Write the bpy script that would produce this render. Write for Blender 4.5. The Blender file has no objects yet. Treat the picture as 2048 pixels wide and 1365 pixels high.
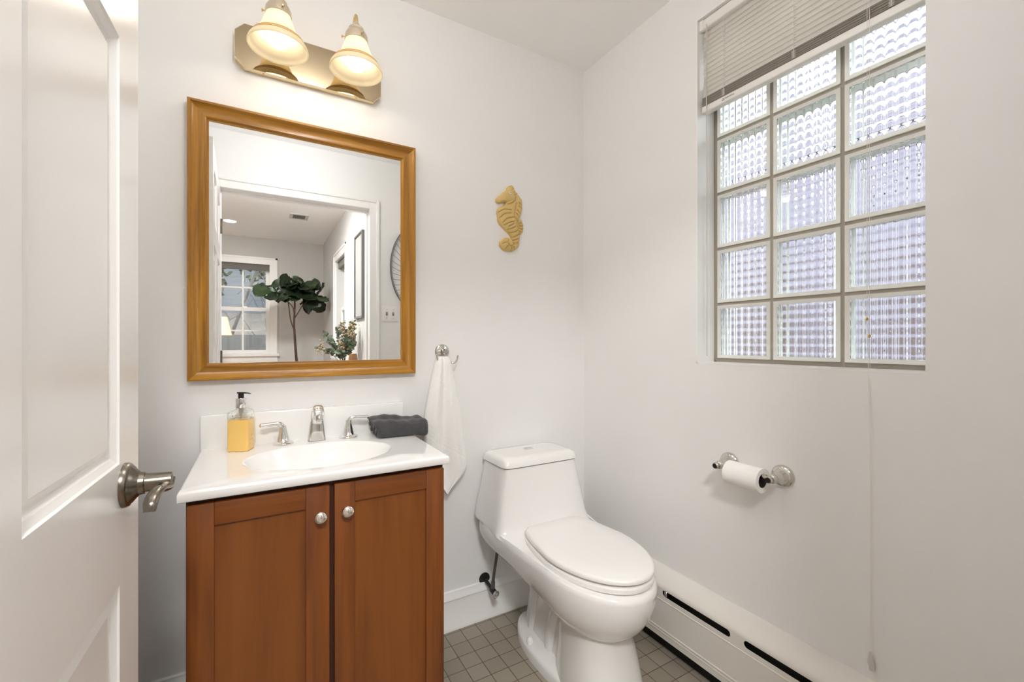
import bpy, bmesh, math, random
from math import sin, cos, pi, radians, sqrt
from mathutils import Vector, Matrix
random.seed(4)
S = bpy.context.scene
COL = S.collection

# ------------------------------------------------------------------ camera
cam_d = bpy.data.cameras.new('camera')
cam_d.sensor_width = 36
cam_d.lens = 876 / 2048 * 36
cam_d.shift_y = 1.5 / 2048
cam_d.clip_start = 0.02
cam = bpy.data.objects.new('camera', cam_d)
COL.objects.link(cam)
cam.location = (0, 0, 1.149)
cam.rotation_euler = (pi / 2, 0, radians(-30))
S.camera = cam

# ------------------------------------------------------------------ world and exposure
wd = bpy.data.worlds.new('world')
S.world = wd
wd.use_nodes = True
bg = wd.node_tree.nodes['Background']
bg.inputs['Color'].default_value = (0.93, 0.96, 1.0, 1)
bg.inputs['Strength'].default_value = 9.0
S.view_settings.view_transform = 'Standard'
S.view_settings.look = 'None'
S.view_settings.gamma = 1
S.view_settings.use_curve_mapping = False
S.view_settings.exposure = 0.70
S.cycles.sample_clamp_indirect = 6
S.cycles.max_bounces = 20
S.cycles.transmission_bounces = 18
S.cycles.diffuse_bounces = 9
S.cycles.glossy_bounces = 10
LAMP_GLOW = 3.8        # vanity bulbs
LAMP_SPOT = 0.38
CEIL_FILL = 18.0       # unseen globe added to brighten the bathroom
HALL_FILL = 69.0       # unseen lamp added in the next room as fill
DOWNLIGHT = 30.0

# ------------------------------------------------------------------ helpers
BASE = {}


def link(o, parent=None):
    COL.objects.link(o)
    if parent is not None:
        o.parent = parent
    return o


def root_base(o):
    while o.parent is not None:
        o = o.parent
    return Vector(BASE.get(o.name, (0, 0, 0)))


def thing(name, label, cat, loc=(0, 0, 0), group=None, kind=None):
    o = bpy.data.objects.new(name, None)
    o.empty_display_size = 0.05
    COL.objects.link(o)
    o.location = loc
    BASE[o.name] = loc
    if label:
        o['label'] = label
    if cat:
        o['category'] = cat
    if group:
        o['group'] = group
    if kind:
        o['kind'] = kind
    return o


def obj(name, bm, mats, parent=None, at=None, label=None, cat=None, kind=None, group=None, smooth=None, ang=35):
    """link a bmesh (in world coordinates) as one mesh object"""
    me = bpy.data.meshes.new(name)
    bmesh.ops.recalc_face_normals(bm, faces=bm.faces[:])
    b = root_base(parent) if parent is not None else Vector(at or (0, 0, 0))
    bmesh.ops.translate(bm, verts=bm.verts[:], vec=-b)
    bm.to_mesh(me)
    bm.free()
    if not isinstance(mats, (list, tuple)):
        mats = [mats]
    for m in mats:
        me.materials.append(m)
    if smooth is None or smooth:
        for p in me.polygons:
            p.use_smooth = True
        me.set_sharp_from_angle(angle=radians(ang))
    o = bpy.data.objects.new(name, me)
    link(o, parent)
    if parent is None:
        o.location = b
        BASE[o.name] = tuple(b)
    if label:
        o['label'] = label
    if cat:
        o['category'] = cat
    if kind:
        o['kind'] = kind
    if group:
        o['group'] = group
    return o


def NB():
    return bmesh.new()


def box(bm, x0, x1, y0, y1, z0, z1, bev=0.0, seg=2, mi=0):
    t = bmesh.new()
    r = bmesh.ops.create_cube(t, size=1)
    bmesh.ops.scale(t, verts=t.verts[:], vec=(abs(x1 - x0), abs(y1 - y0), abs(z1 - z0)))
    bmesh.ops.translate(t, verts=t.verts[:], vec=((x0 + x1) / 2, (y0 + y1) / 2, (z0 + z1) / 2))
    if bev > 0:
        bmesh.ops.bevel(t, geom=t.edges[:], offset=bev, segments=seg, profile=0.5, affect='EDGES')
    merge(bm, t, mi)


def merge(bm, t, mi=0, M=None):
    if M is not None:
        bmesh.ops.transform(t, matrix=M, verts=t.verts[:])
    vm = [bm.verts.new(v.co) for v in t.verts]
    t.verts.index_update()
    for f in t.faces:
        try:
            nf = bm.faces.new([vm[v.index] for v in f.verts])
            nf.material_index = mi if mi else f.material_index
        except ValueError:
            pass
    t.free()


def loft(bm, rings, cap0=True, cap1=True, closed=True, mi=0):
    vs = [[bm.verts.new(p) for p in r] for r in rings]
    n = len(vs[0])
    for a, b in zip(vs[:-1], vs[1:]):
        for i in range(n if closed else n - 1):
            j = (i + 1) % n
            f = bm.faces.new((a[i], a[j], b[j], b[i]))
            f.material_index = mi
    if cap0:
        bm.faces.new(vs[0]).material_index = mi
    if cap1:
        bm.faces.new(vs[-1][::-1]).material_index = mi
    return vs


def frame_of(d):
    d = Vector(d).normalized()
    u = d.orthogonal().normalized()
    return u, d.cross(u).normalized(), d


def lathe(bm, prof, origin=(0, 0, 0), axis=(0, 0, 1), seg=40, cap0=True, cap1=True, mi=0):
    """prof: list of (radius, distance along axis)"""
    u, v, d = frame_of(axis)
    o = Vector(origin)
    rings = []
    for r, h in prof:
        r = max(r, 1e-5)
        rings.append([o + d * h + u * (r * cos(2 * pi * k / seg)) + v * (r * sin(2 * pi * k / seg)) for k in range(seg)])
    loft(bm, rings, cap0, cap1, mi=mi)


def catmull(pts, n=8):
    P = [Vector(p) for p in pts]
    P = [2 * P[0] - P[1]] + P + [2 * P[-1] - P[-2]]
    out = []
    for i in range(1, len(P) - 2):
        for k in range(n):
            t = k / n
            a, b, c, d = P[i - 1], P[i], P[i + 1], P[i + 2]
            out.append(0.5 * ((2 * b) + (c - a) * t + (2 * a - 5 * b + 4 * c - d) * t * t + (3 * b - a - 3 * c + d) * t ** 3))
    out.append(P[-2])
    return out


def tube(bm, pts, rad, seg=12, smooth=0, mi=0, flat=1.0, up=None):
    """sweep; rad is a number or a list per point (interpolated)"""
    n0 = len(pts)
    rl = rad if isinstance(rad, (list, tuple)) else [rad] * n0
    if smooth:
        q = catmull(pts, smooth)
        m = len(q)
        rr = []
        for i in range(m):
            t = i / (m - 1) * (n0 - 1)
            k = min(int(t), n0 - 2)
            rr.append(rl[k] + (rl[k + 1] - rl[k]) * (t - k))
        pts, rl = q, rr
    pts = [Vector(p) for p in pts]
    rings = []
    u = None
    for i, p in enumerate(pts):
        a = pts[max(i - 1, 0)]
        b = pts[min(i + 1, len(pts) - 1)]
        d = (b - a).normalized()
        if u is None:
            u = Vector(up) if up else d.orthogonal()
        u = (u - d * u.dot(d)).normalized()
        w = d.cross(u).normalized()
        r = rl[i]
        rings.append([p + u * (r * flat * cos(2 * pi * k / seg)) + w * (r * sin(2 * pi * k / seg)) for k in range(seg)])
    loft(bm, rings, mi=mi)


def sphere(bm, c, r, seg=20, sz=(1, 1, 1), mi=0):
    t = bmesh.new()
    bmesh.ops.create_uvsphere(t, u_segments=seg, v_segments=max(seg // 2, 6), radius=r)
    bmesh.ops.scale(t, verts=t.verts[:], vec=sz)
    bmesh.ops.translate(t, verts=t.verts[:], vec=c)
    merge(bm, t, mi)


def prism(bm, pts, vec, mi=0):
    v = Vector(vec)
    a = [bm.verts.new(p) for p in pts]
    b = [bm.verts.new(Vector(p) + v) for p in pts]
    n = len(a)
    for i in range(n):
        j = (i + 1) % n
        bm.faces.new((a[i], a[j], b[j], b[i])).material_index = mi
    bm.faces.new(a[::-1]).material_index = mi
    bm.faces.new(b).material_index = mi


# ------------------------------------------------------------------ materials
def nmat(name):
    m = bpy.data.materials.new(name)
    m.use_nodes = True
    nt = m.node_tree
    return m, nt, nt.nodes['Principled BSDF']


def simple(name, col, rough=0.5, metal=0.0, bump=0.0, bscale=200, coat=0.0, var=0.0, vscale=8, spec=None, sheen=0.0):
    m, nt, b = nmat(name)
    b.inputs['Base Color'].default_value = (*col, 1)
    b.inputs['Roughness'].default_value = rough
    b.inputs['Metallic'].default_value = metal
    if coat:
        b.inputs['Coat Weight'].default_value = coat
        b.inputs['Coat Roughness'].default_value = 0.05
    if spec is not None:
        b.inputs['Specular IOR Level'].default_value = spec
    if sheen:
        b.inputs['Sheen Weight'].default_value = sheen
    tc = nt.nodes.new('ShaderNodeTexCoord')
    n = nt.nodes.new('ShaderNodeTexNoise')
    n.inputs['Scale'].default_value = vscale
    n.inputs['Detail'].default_value = 4
    nt.links.new(tc.outputs['Object'], n.inputs['Vector'])
    mx = nt.nodes.new('ShaderNodeMix')
    mx.data_type = 'RGBA'
    v = max(var, 0.01)
    mx.inputs[6].default_value = (*[c * (1 - v) for c in col], 1)
    mx.inputs[7].default_value = (*[min(1, c * (1 + v)) for c in col], 1)
    nt.links.new(n.outputs['Fac'], mx.inputs[0])
    nt.links.new(mx.outputs[2], b.inputs['Base Color'])
    if bump:
        n2 = nt.nodes.new('ShaderNodeTexNoise')
        n2.inputs['Scale'].default_value = bscale
        n2.inputs['Detail'].default_value = 3
        nt.links.new(tc.outputs['Object'], n2.inputs['Vector'])
        bp = nt.nodes.new('ShaderNodeBump')
        bp.inputs['Strength'].default_value = bump
        bp.inputs['Distance'].default_value = 0.002
        nt.links.new(n2.outputs['Fac'], bp.inputs['Height'])
        nt.links.new(bp.outputs['Normal'], b.inputs['Normal'])
    return m


def wood(name, dark, mid, light, axis='Z', rough=0.35, coat=0.3, scale=1.0, streak=1.0):
    m, nt, b = nmat(name)
    tc = nt.nodes.new('ShaderNodeTexCoord')
    mp = nt.nodes.new('ShaderNodeMapping')
    sc = [22 * scale] * 3
    sc['XYZ'.index(axis)] = 1.3 * scale
    mp.inputs['Scale'].default_value = sc
    nt.links.new(tc.outputs['Object'], mp.inputs['Vector'])
    n = nt.nodes.new('ShaderNodeTexNoise')
    n.inputs['Scale'].default_value = 1.6
    n.inputs['Detail'].default_value = 8
    n.inputs['Roughness'].default_value = 0.62
    n.inputs['Distortion'].default_value = 0.6
    nt.links.new(mp.outputs['Vector'], n.inputs['Vector'])
    mp2 = nt.nodes.new('ShaderNodeMapping')
    sc2 = [260 * scale] * 3
    sc2['XYZ'.index(axis)] = 8 * scale
    mp2.inputs['Scale'].default_value = sc2
    nt.links.new(tc.outputs['Object'], mp2.inputs['Vector'])
    n2 = nt.nodes.new('ShaderNodeTexNoise')
    n2.inputs['Scale'].default_value = 1.0
    n2.inputs['Detail'].default_value = 3
    nt.links.new(mp2.outputs['Vector'], n2.inputs['Vector'])
    ma = nt.nodes.new('ShaderNodeMath')
    ma.operation = 'MULTIPLY_ADD'
    nt.links.new(n2.outputs['Fac'], ma.inputs[0])
    ma.inputs[1].default_value = 0.25 * streak
    nt.links.new(n.outputs['Fac'], ma.inputs[2])
    cr = nt.nodes.new('ShaderNodeValToRGB')
    e = cr.color_ramp.elements
    e[0].position = 0.40
    e[0].color = (*dark, 1)
    e[1].position = 0.86
    e[1].color = (*light, 1)
    x = cr.color_ramp.elements.new(0.62)
    x.color = (*mid, 1)
    nt.links.new(ma.outputs[0], cr.inputs['Fac'])
    nt.links.new(cr.outputs['Color'], b.inputs['Base Color'])
    b.inputs['Roughness'].default_value = rough
    b.inputs['Coat Weight'].default_value = coat
    b.inputs['Coat Roughness'].default_value = 0.12
    return m


def emit(name, col, s):
    m, nt, b = nmat(name)
    b.inputs['Base Color'].default_value = (*col, 1)
    b.inputs['Emission Color'].default_value = (*col, 1)
    b.inputs['Emission Strength'].default_value = s
    return m


def glass(name, col=(1, 1, 1), rough=0.0, ior=1.5):
    m, nt, b = nmat(name)
    b.inputs['Base Color'].default_value = (*col, 1)
    b.inputs['Roughness'].default_value = rough
    b.inputs['Transmission Weight'].default_value = 1
    b.inputs['IOR'].default_value = ior
    return m


def thin_glass(name):
    m, nt, b = nmat(name)
    out = nt.nodes['Material Output']
    t = nt.nodes.new('ShaderNodeBsdfTransparent')
    t.inputs['Color'].default_value = (0.95, 0.97, 0.96, 1)
    g = nt.nodes.new('ShaderNodeBsdfGlossy')
    g.inputs['Roughness'].default_value = 0.01
    fr = nt.nodes.new('ShaderNodeFresnel')
    fr.inputs['IOR'].default_value = 1.45
    mx = nt.nodes.new('ShaderNodeMixShader')
    nt.links.new(fr.outputs[0], mx.inputs[0])
    nt.links.new(t.outputs[0], mx.inputs[1])
    nt.links.new(g.outputs[0], mx.inputs[2])
    nt.links.new(mx.outputs[0], out.inputs[0])
    return m


def translucent(name, dif, tra, fac=0.5, gloss=0.05):
    m, nt, b = nmat(name)
    out = nt.nodes['Material Output']
    b.inputs['Base Color'].default_value = (*dif, 1)
    b.inputs['Roughness'].default_value = 0.25
    t = nt.nodes.new('ShaderNodeBsdfTranslucent')
    t.inputs['Color'].default_value = (*tra, 1)
    mx = nt.nodes.new('ShaderNodeMixShader')
    mx.inputs[0].default_value = fac
    nt.links.new(b.outputs[0], mx.inputs[1])
    nt.links.new(t.outputs[0], mx.inputs[2])
    nt.links.new(mx.outputs[0], out.inputs[0])
    return m


def tile_mat():
    m, nt, b = nmat('floor_tile')
    geo = nt.nodes.new('ShaderNodeTexCoord')
    mp = nt.nodes.new('ShaderNodeMapping')
    P = 0.0666
    mp.inputs['Location'].default_value = (-0.694 / P, -1.411 / P, 0)
    mp.inputs['Scale'].default_value = (1 / P, 1 / P, 1 / P)
    nt.links.new(geo.outputs['Object'], mp.inputs['Vector'])
    br = nt.nodes.new('ShaderNodeTexBrick')
    br.offset = 0
    br.squash = 1
    br.inputs['Color1'].default_value = (0.30, 0.262, 0.21, 1)
    br.inputs['Color2'].default_value = (0.35, 0.31, 0.25, 1)
    br.inputs['Mortar'].default_value = (0.10, 0.075, 0.05, 1)
    br.inputs['Scale'].default_value = 1
    br.inputs['Brick Width'].default_value = 1
    br.inputs['Row Height'].default_value = 1
    br.inputs['Mortar Size'].default_value = 0.022
    br.inputs['Mortar Smooth'].default_value = 0.3
    nt.links.new(mp.outputs['Vector'], br.inputs['Vector'])
    n = nt.nodes.new('ShaderNodeTexNoise')
    n.inputs['Scale'].default_value = 700
    n.inputs['Detail'].default_value = 2
    nt.links.new(geo.outputs['Object'], n.inputs['Vector'])
    cr = nt.nodes.new('ShaderNodeValToRGB')
    cr.color_ramp.elements[0].position = 0.35
    cr.color_ramp.elements[0].color = (0.68, 0.68, 0.68, 1)
    cr.color_ramp.elements[1].position = 0.65
    cr.color_ramp.elements[1].color = (1.25, 1.25, 1.25, 1)
    nt.links.new(n.outputs['Fac'], cr.inputs['Fac'])
    mx = nt.nodes.new('ShaderNodeMix')
    mx.data_type = 'RGBA'
    mx.blend_type = 'MULTIPLY'
    mx.inputs[0].default_value = 1
    nt.links.new(br.outputs['Color'], mx.inputs[6])
    nt.links.new(cr.outputs['Color'], mx.inputs[7])
    nt.links.new(mx.outputs[2], b.inputs['Base Color'])
    bp = nt.nodes.new('ShaderNodeBump')
    bp.invert = True
    bp.inputs['Strength'].default_value = 0.6
    bp.inputs['Distance'].default_value = 0.002
    nt.links.new(br.outputs['Fac'], bp.inputs['Height'])
    nt.links.new(bp.outputs['Normal'], b.inputs['Normal'])
    b.inputs['Roughness'].default_value = 0.42
    return m


def stripe_mat(name, c1, c2, period, axis='Z', rough=0.7):
    m, nt, b = nmat(name)
    tc = nt.nodes.new('ShaderNodeTexCoord')
    sp = nt.nodes.new('ShaderNodeSeparateXYZ')
    nt.links.new(tc.outputs['Object'], sp.inputs[0])
    d = nt.nodes.new('ShaderNodeMath')
    d.operation = 'DIVIDE'
    nt.links.new(sp.outputs[axis], d.inputs[0])
    d.inputs[1].default_value = period
    f = nt.nodes.new('ShaderNodeMath')
    f.operation = 'FRACT'
    nt.links.new(d.outputs[0], f.inputs[0])
    g = nt.nodes.new('ShaderNodeMath')
    g.operation = 'GREATER_THAN'
    g.inputs[1].default_value = 0.1
    nt.links.new(f.outputs[0], g.inputs[0])
    mx = nt.nodes.new('ShaderNodeMix')
    mx.data_type = 'RGBA'
    mx.inputs[6].default_value = (*c2, 1)
    mx.inputs[7].default_value = (*c1, 1)
    nt.links.new(g.outputs[0], mx.inputs[0])
    nt.links.new(mx.outputs[2], b.inputs['Base Color'])
    b.inputs['Roughness'].default_value = rough
    return m


M = {}
M['wall'] = simple('wall_paint', (0.85, 0.845, 0.836), 0.55, bump=0.06, bscale=350)
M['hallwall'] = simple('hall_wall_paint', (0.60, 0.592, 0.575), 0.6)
M['ceil'] = simple('ceiling_paint', (0.95, 0.945, 0.935), 0.7)
M['trim'] = simple('trim_paint', (0.90, 0.892, 0.878), 0.3)
M['door'] = simple('door_paint', (0.91, 0.90, 0.885), 0.22)
M['tile'] = tile_mat()
M['hallfloor'] = wood('oak_floor', (0.22, 0.12, 0.06), (0.32, 0.19, 0.10), (0.4, 0.25, 0.14), 'Y', 0.35, 0.2, 0.5)
M['porcelain'] = simple('porcelain', (0.86, 0.85, 0.835), 0.12, coat=0.5)
M['plastic'] = simple('seat_plastic', (0.89, 0.875, 0.86), 0.2)
M['marble'] = simple('cultured_marble', (0.93, 0.925, 0.915), 0.1, coat=0.4)
M['chrome'] = simple('chrome', (0.86, 0.86, 0.85), 0.07, 1.0)
M['nickel'] = simple('satin_nickel', (0.66, 0.64, 0.60), 0.1, 1.0)
M['knobmetal'] = simple('polished_knob', (0.93, 0.90, 0.86), 0.08, 1.0)
M['pewter'] = simple('aged_pewter', (0.21, 0.185, 0.15), 0.26, 1.0, var=0.15)
M['brass'] = simple('polished_brass', (0.40, 0.315, 0.205), 0.05, 1.0)
M['brasslip'] = simple('brass_lip', (0.86, 0.72, 0.47), 0.2, 1.0)
M['brassarm'] = simple('brass_arm', (0.75, 0.58, 0.30), 0.15, 1.0)
M['cap'] = simple('satin_brass_cap', (0.66, 0.56, 0.43), 0.35, 0.6)
M['shade'] = translucent('frosted_cream_glass', (0.88, 0.81, 0.64), (0.97, 0.90, 0.72), 0.5)
M['band'] = translucent('amber_glass_band', (0.66, 0.45, 0.17), (0.72, 0.48, 0.18), 0.45)
M['bulb'] = emit('bulb_glow', (1.0, 0.95, 0.86), LAMP_GLOW)
M['diffuser'] = emit('ceiling_diffuser', (1.0, 0.995, 0.99), CEIL_FILL)
M['halldiffuser'] = emit('hall_ceiling_diffuser', (1.0, 0.995, 0.985), HALL_FILL)
M['downlight'] = emit('downlight_lens', (1.0, 0.95, 0.88), DOWNLIGHT)
M['frameV'] = wood('frame_wood_upright', (0.17, 0.064, 0.004), (0.38, 0.165, 0.010), (0.54, 0.26, 0.018), 'Z', 0.3, 0.18, 0.8)
M['frameH'] = wood('frame_wood_crosswise', (0.17, 0.064, 0.004), (0.38, 0.165, 0.010), (0.54, 0.26, 0.018), 'X', 0.3, 0.18, 0.8)
cab = ((0.12, 0.029, 0.004), (0.215, 0.060, 0.008), (0.27, 0.083, 0.012))
M['cabV'] = wood('cherry_upright', *cab, 'Z', 0.4, 0.06, 0.6, 0.6)
M['cabH'] = wood('cherry_crosswise', *cab, 'X', 0.4, 0.06, 0.6, 0.6)
M['cabP'] = wood('cherry_panel', (0.14, 0.037, 0.005), (0.21, 0.061, 0.008), (0.25, 0.077, 0.012), 'Z', 0.42, 0.05, 0.35, 0.7)
M['cabD'] = simple('cherry_shadow_gap', (0.06, 0.017, 0.006), 0.5)
M['mirror'] = simple('mirror_silver', (0.93, 0.935, 0.93), 0.0, 1.0)
M['terry'] = simple('white_terry', (0.92, 0.91, 0.89), 0.95, bump=1.0, bscale=260, sheen=0.3)
M['greyterry'] = simple('charcoal_terry', (0.058, 0.056, 0.059), 0.95, bump=1.0, bscale=380, var=0.3, vscale=30, sheen=0.25)
M['clay'] = simple('sandy_clay', (0.66, 0.475, 0.185), 0.75, bump=0.3, bscale=300, var=0.12, vscale=18)
M['shell'] = simple('shell_white', (0.85, 0.80, 0.68), 0.4)
M['black'] = simple('black_plastic', (0.012, 0.012, 0.013), 0.3)
M['dark'] = simple('dark_metal', (0.035, 0.033, 0.03), 0.4, 0.6)
M['hose'] = simple('braided_hose', (0.16, 0.155, 0.15), 0.38, 0.8, bump=0.6, bscale=900)
M['void'] = simple('heater_inside', (0.012, 0.011, 0.01), 0.8)
M['heater'] = simple('heater_enamel', (0.74, 0.71, 0.665), 0.3, bump=0.05, bscale=120)
M['paper'] = simple('tissue_paper', (0.92, 0.91, 0.89), 0.9, bump=0.15, bscale=250)
M['core'] = simple('cardboard_core', (0.06, 0.052, 0.05), 0.8)
M['blind'] = simple('blind_vinyl', (0.86, 0.835, 0.795), 0.35)
M['slat'] = translucent('slat_vinyl', (0.88, 0.86, 0.82), (0.90, 0.87, 0.82), 0.55)
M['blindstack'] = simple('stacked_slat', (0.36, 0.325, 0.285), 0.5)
M['cord'] = simple('white_cord', (0.80, 0.78, 0.745), 0.6)
M['amber'] = simple('amber_bead', (0.55, 0.33, 0.06), 0.25)
M['tassel'] = simple('clear_grey_tassel', (0.60, 0.575, 0.54), 0.3)
M['ink'] = simple('dark_ink', (0.10, 0.09, 0.085), 0.6)
M['mortar'] = simple('grout', (0.42, 0.375, 0.32), 0.85, bump=0.3, bscale=200)
M['blockglass'] = glass('block_glass', (0.97, 0.985, 0.975))
M['blockrim'] = translucent('block_edge', (0.93, 0.92, 0.89), (0.95, 0.94, 0.90), 0.4)
M['blockside'] = simple('block_side', (0.78, 0.83, 0.77), 0.4)
M['pane'] = thin_glass('window_pane')
M['bottle'] = glass('clear_bottle', (0.99, 1, 0.99), 0.0, 1.3)
M['soap'] = simple('yellow_soap', (0.93, 0.60, 0.17), 0.22, coat=0.5)
M['leaf'] = simple('dark_fig_leaf', (0.010, 0.020, 0.008), 0.35, var=0.5, vscale=14)
M['leaf2'] = simple('green_fig_leaf', (0.028, 0.055, 0.016), 0.35, var=0.4, vscale=14)
M['bark'] = simple('brown_bark', (0.07, 0.04, 0.026), 0.8, bump=0.5, bscale=60, var=0.3)
M['outbark'] = simple('weathered_bark', (0.014, 0.010, 0.008), 0.9, var=0.3)
M['euc'] = simple('eucalyptus_leaf', (0.12, 0.155, 0.095), 0.55, var=0.35, vscale=20)
M['seed'] = simple('dried_blossom', (0.50, 0.38, 0.24), 0.8, var=0.25, vscale=30)
M['vase'] = simple('white_vase', (0.78, 0.79, 0.80), 0.3)
M['brownwood'] = wood('brown_wood', (0.20, 0.09, 0.03), (0.29, 0.145, 0.05), (0.36, 0.19, 0.08), 'Z', 0.4, 0.2)
M['lampshade'] = emit('lit_fabric_shade', (1.0, 0.76, 0.46), 0.4)
M['roller'] = simple('grey_roller_shade', (0.20, 0.19, 0.175), 0.8)
M['switch'] = simple('switch_plastic', (0.86, 0.85, 0.83), 0.3)
M['vent'] = simple('vent_grey', (0.16, 0.155, 0.145), 0.5)
M['wire'] = simple('grey_wire', (0.17, 0.165, 0.16), 0.4, 0.7)
M['art'] = simple('pale_art_print', (0.36, 0.35, 0.335), 0.5)
M['siding'] = stripe_mat('lilac_grey_siding', (0.060, 0.056, 0.080), (0.030, 0.028, 0.045), 0.11)
M['bluesiding'] = stripe_mat('blue_grey_siding', (0.026, 0.030, 0.036), (0.012, 0.014, 0.018), 0.15)
M['brick'] = simple('brown_boards', (0.036, 0.020, 0.017), 0.8, var=0.2)
M['paleboard'] = simple('pale_board_paint', (0.19, 0.19, 0.195), 0.6)
M['roof'] = simple('roof_shingle', (0.09, 0.085, 0.085), 0.9, var=0.2)
M['yard'] = simple('leaf_litter', (0.036, 0.029, 0.024), 0.95, var=0.5, vscale=6)
M['fence'] = stripe_mat('weathered_fence', (0.022, 0.020, 0.018), (0.011, 0.010, 0.009), 0.14, 'X')
M['foliage'] = simple('evergreen_leaves', (0.022, 0.024, 0.009), 0.8, var=0.5, vscale=9)

# ------------------------------------------------------------------ room shell
D = 1.644      # back wall
W = 1.347      # right wall
H = 2.44       # ceiling
YW = 0.09      # bathroom face of the doorway wall
YO = -0.03     # hall face of the doorway wall
XL = -0.36     # bathroom left wall
HX = 0.74      # hall right wall
HL = -2.2      # hall left wall
HY = -3.03     # hall far wall
WY0, WY1, WZ0, WZ1 = 0.403, 1.021, 1.073, 2.288    # block window opening


def struct(name, bm, m, **k):
    return obj(name, bm, m, kind='structure', **k)


bm = NB(); box(bm, XL - 0.12, W + 0.21, YO, D + 0.12, -0.1, 0)
struct('floor', bm, M['tile'], label='small square brown floor tiles of the bathroom with dark grout', cat='floor')
bm = NB(); box(bm, XL - 0.12, W + 0.21, YO, D + 0.12, H, H + 0.1)
struct('ceiling', bm, M['ceil'], label='plain off-white bathroom ceiling', cat='ceiling')
bm = NB(); box(bm, XL - 0.12, W, D, D + 0.12, 0, H)
struct('wall_back', bm, M['wall'], label='off-white wall behind the mirror, vanity and toilet', cat='wall')
bm = NB(); box(bm, XL - 0.12, XL, YW, D, 0, H)
struct('wall_left', bm, M['wall'], label='off-white wall hidden behind the open white door', cat='wall')
bm = NB()
X2 = W + 0.21
box(bm, W, X2, YW, WY0, 0, H)
box(bm, W, X2, WY1, D + 0.12, 0, H)
box(bm, W, X2, WY0, WY1, 0, WZ0)
box(bm, W, X2, WY0, WY1, WZ1, H)
struct('wall_right', bm, M['wall'], label='off-white wall with the glass block window', cat='wall')
OX0, OX1, OZ = -0.205, 0.674, 2.086
bm = NB()
box(bm, HL - 0.12, OX0, YO, YW, 0, H, mi=0)
box(bm, OX1, X2, YO, YW, 0, H)
box(bm, OX0, OX1, YO, YW, OZ, H)
struct('wall_front', bm, M['wall'], label='off-white wall with the doorway, seen in the mirror', cat='wall')

# door casing seen in the mirror
def casing(bm, x0, x1, z1, ys, w=0.066):
    for a, b in ((x0 - w, x0), (x1, x1 + w)):
        s = 1 if a == x1 else -1
        e = x1 if s > 0 else x0
        box(bm, min(e, e + s * 0.05), max(e, e + s * 0.05), *sorted((ys, ys + 0.010 * (1 if ys > 0.05 else -1))), 0, z1 + 0.05, 0.002, 1)
        box(bm, min(e + s * 0.046, e + s * w), max(e + s * 0.046, e + s * w), *sorted((ys, ys + 0.018 * (1 if ys > 0.05 else -1))), 0, z1 + w, 0.004)
    q = 1 if ys > 0.05 else -1
    box(bm, x0, x1, *sorted((ys, ys + 0.010 * q)), z1, z1 + 0.05, 0.002, 1)
    box(bm, x0 - 0.046, x1 + 0.046, *sorted((ys, ys + 0.018 * q)), z1 + 0.046, z1 + w, 0.004)


bm = NB(); casing(bm, OX0, OX1, OZ, YW); casing(bm, OX0, OX1, OZ, YO)
# jamb stop
box(bm, OX1 - 0.012, OX1, YO + 0.03, YO + 0.065, 0, OZ - 0.012, 0.001, 1)
box(bm, OX0, OX1, YO + 0.03, YO + 0.065, OZ - 0.012, OZ, 0.001, 1)
struct('trim_1', bm, M['trim'], label='white moulded doorway casing reflected in the mirror', cat='door casing')

# baseboard of the back wall
def base_profile(bm, x0, x1):
    prof = [(0, 0), (-0.022, 0), (-0.022, 0.012), (-0.015, 0.022), (-0.014, 0.115), (-0.017, 0.119), (-0.016, 0.126), (-0.009, 0.134), (-0.007, 0.147), (0, 0.15)]
    loft(bm, [[(x, D + a, b) for a, b in prof] for x in (x0, x1)])


bm = NB(); base_profile(bm, 0.47, W - 0.066)
base_profile(bm, XL, -0.147)
struct('baseboard_back', bm, M['trim'], label='white moulded baseboard along the back wall', cat='baseboard')

# ------------------------------------------------------------------ glass block window
win = thing('window_1', 'window of frosted glass blocks in the right wall', 'window', (1.48, 0.71, WZ0), kind='structure')
bm = NB()
PX0, PXT = 1.445, 1.515
pit = 0.1995
yz = []
y_hi = WY1 - 0.012
z_lo = WZ0 + 0.012
gw = 0.0105
ys = [y_hi - pit * k for k in range(4)]
zs = [z_lo + pit * k for k in range(7)]
for y in ys:
    box(bm, PX0, PXT, max(y - gw / 2, WY0), min(y + gw / 2, WY1), WZ0, WZ1)
for z in zs:
    box(bm, PX0 + .0006, PXT, WY0, WY1, max(z - gw / 2, WZ0), min(z + gw / 2, WZ1))
box(bm, PX0 + .001, PXT, y_hi, WY1, WZ0, WZ1)
box(bm, PX0 + .001, PXT, WY0, WY1, WZ0 + .0005, z_lo)
obj('grout', bm, M['mortar'], win, smooth=False)


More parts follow.
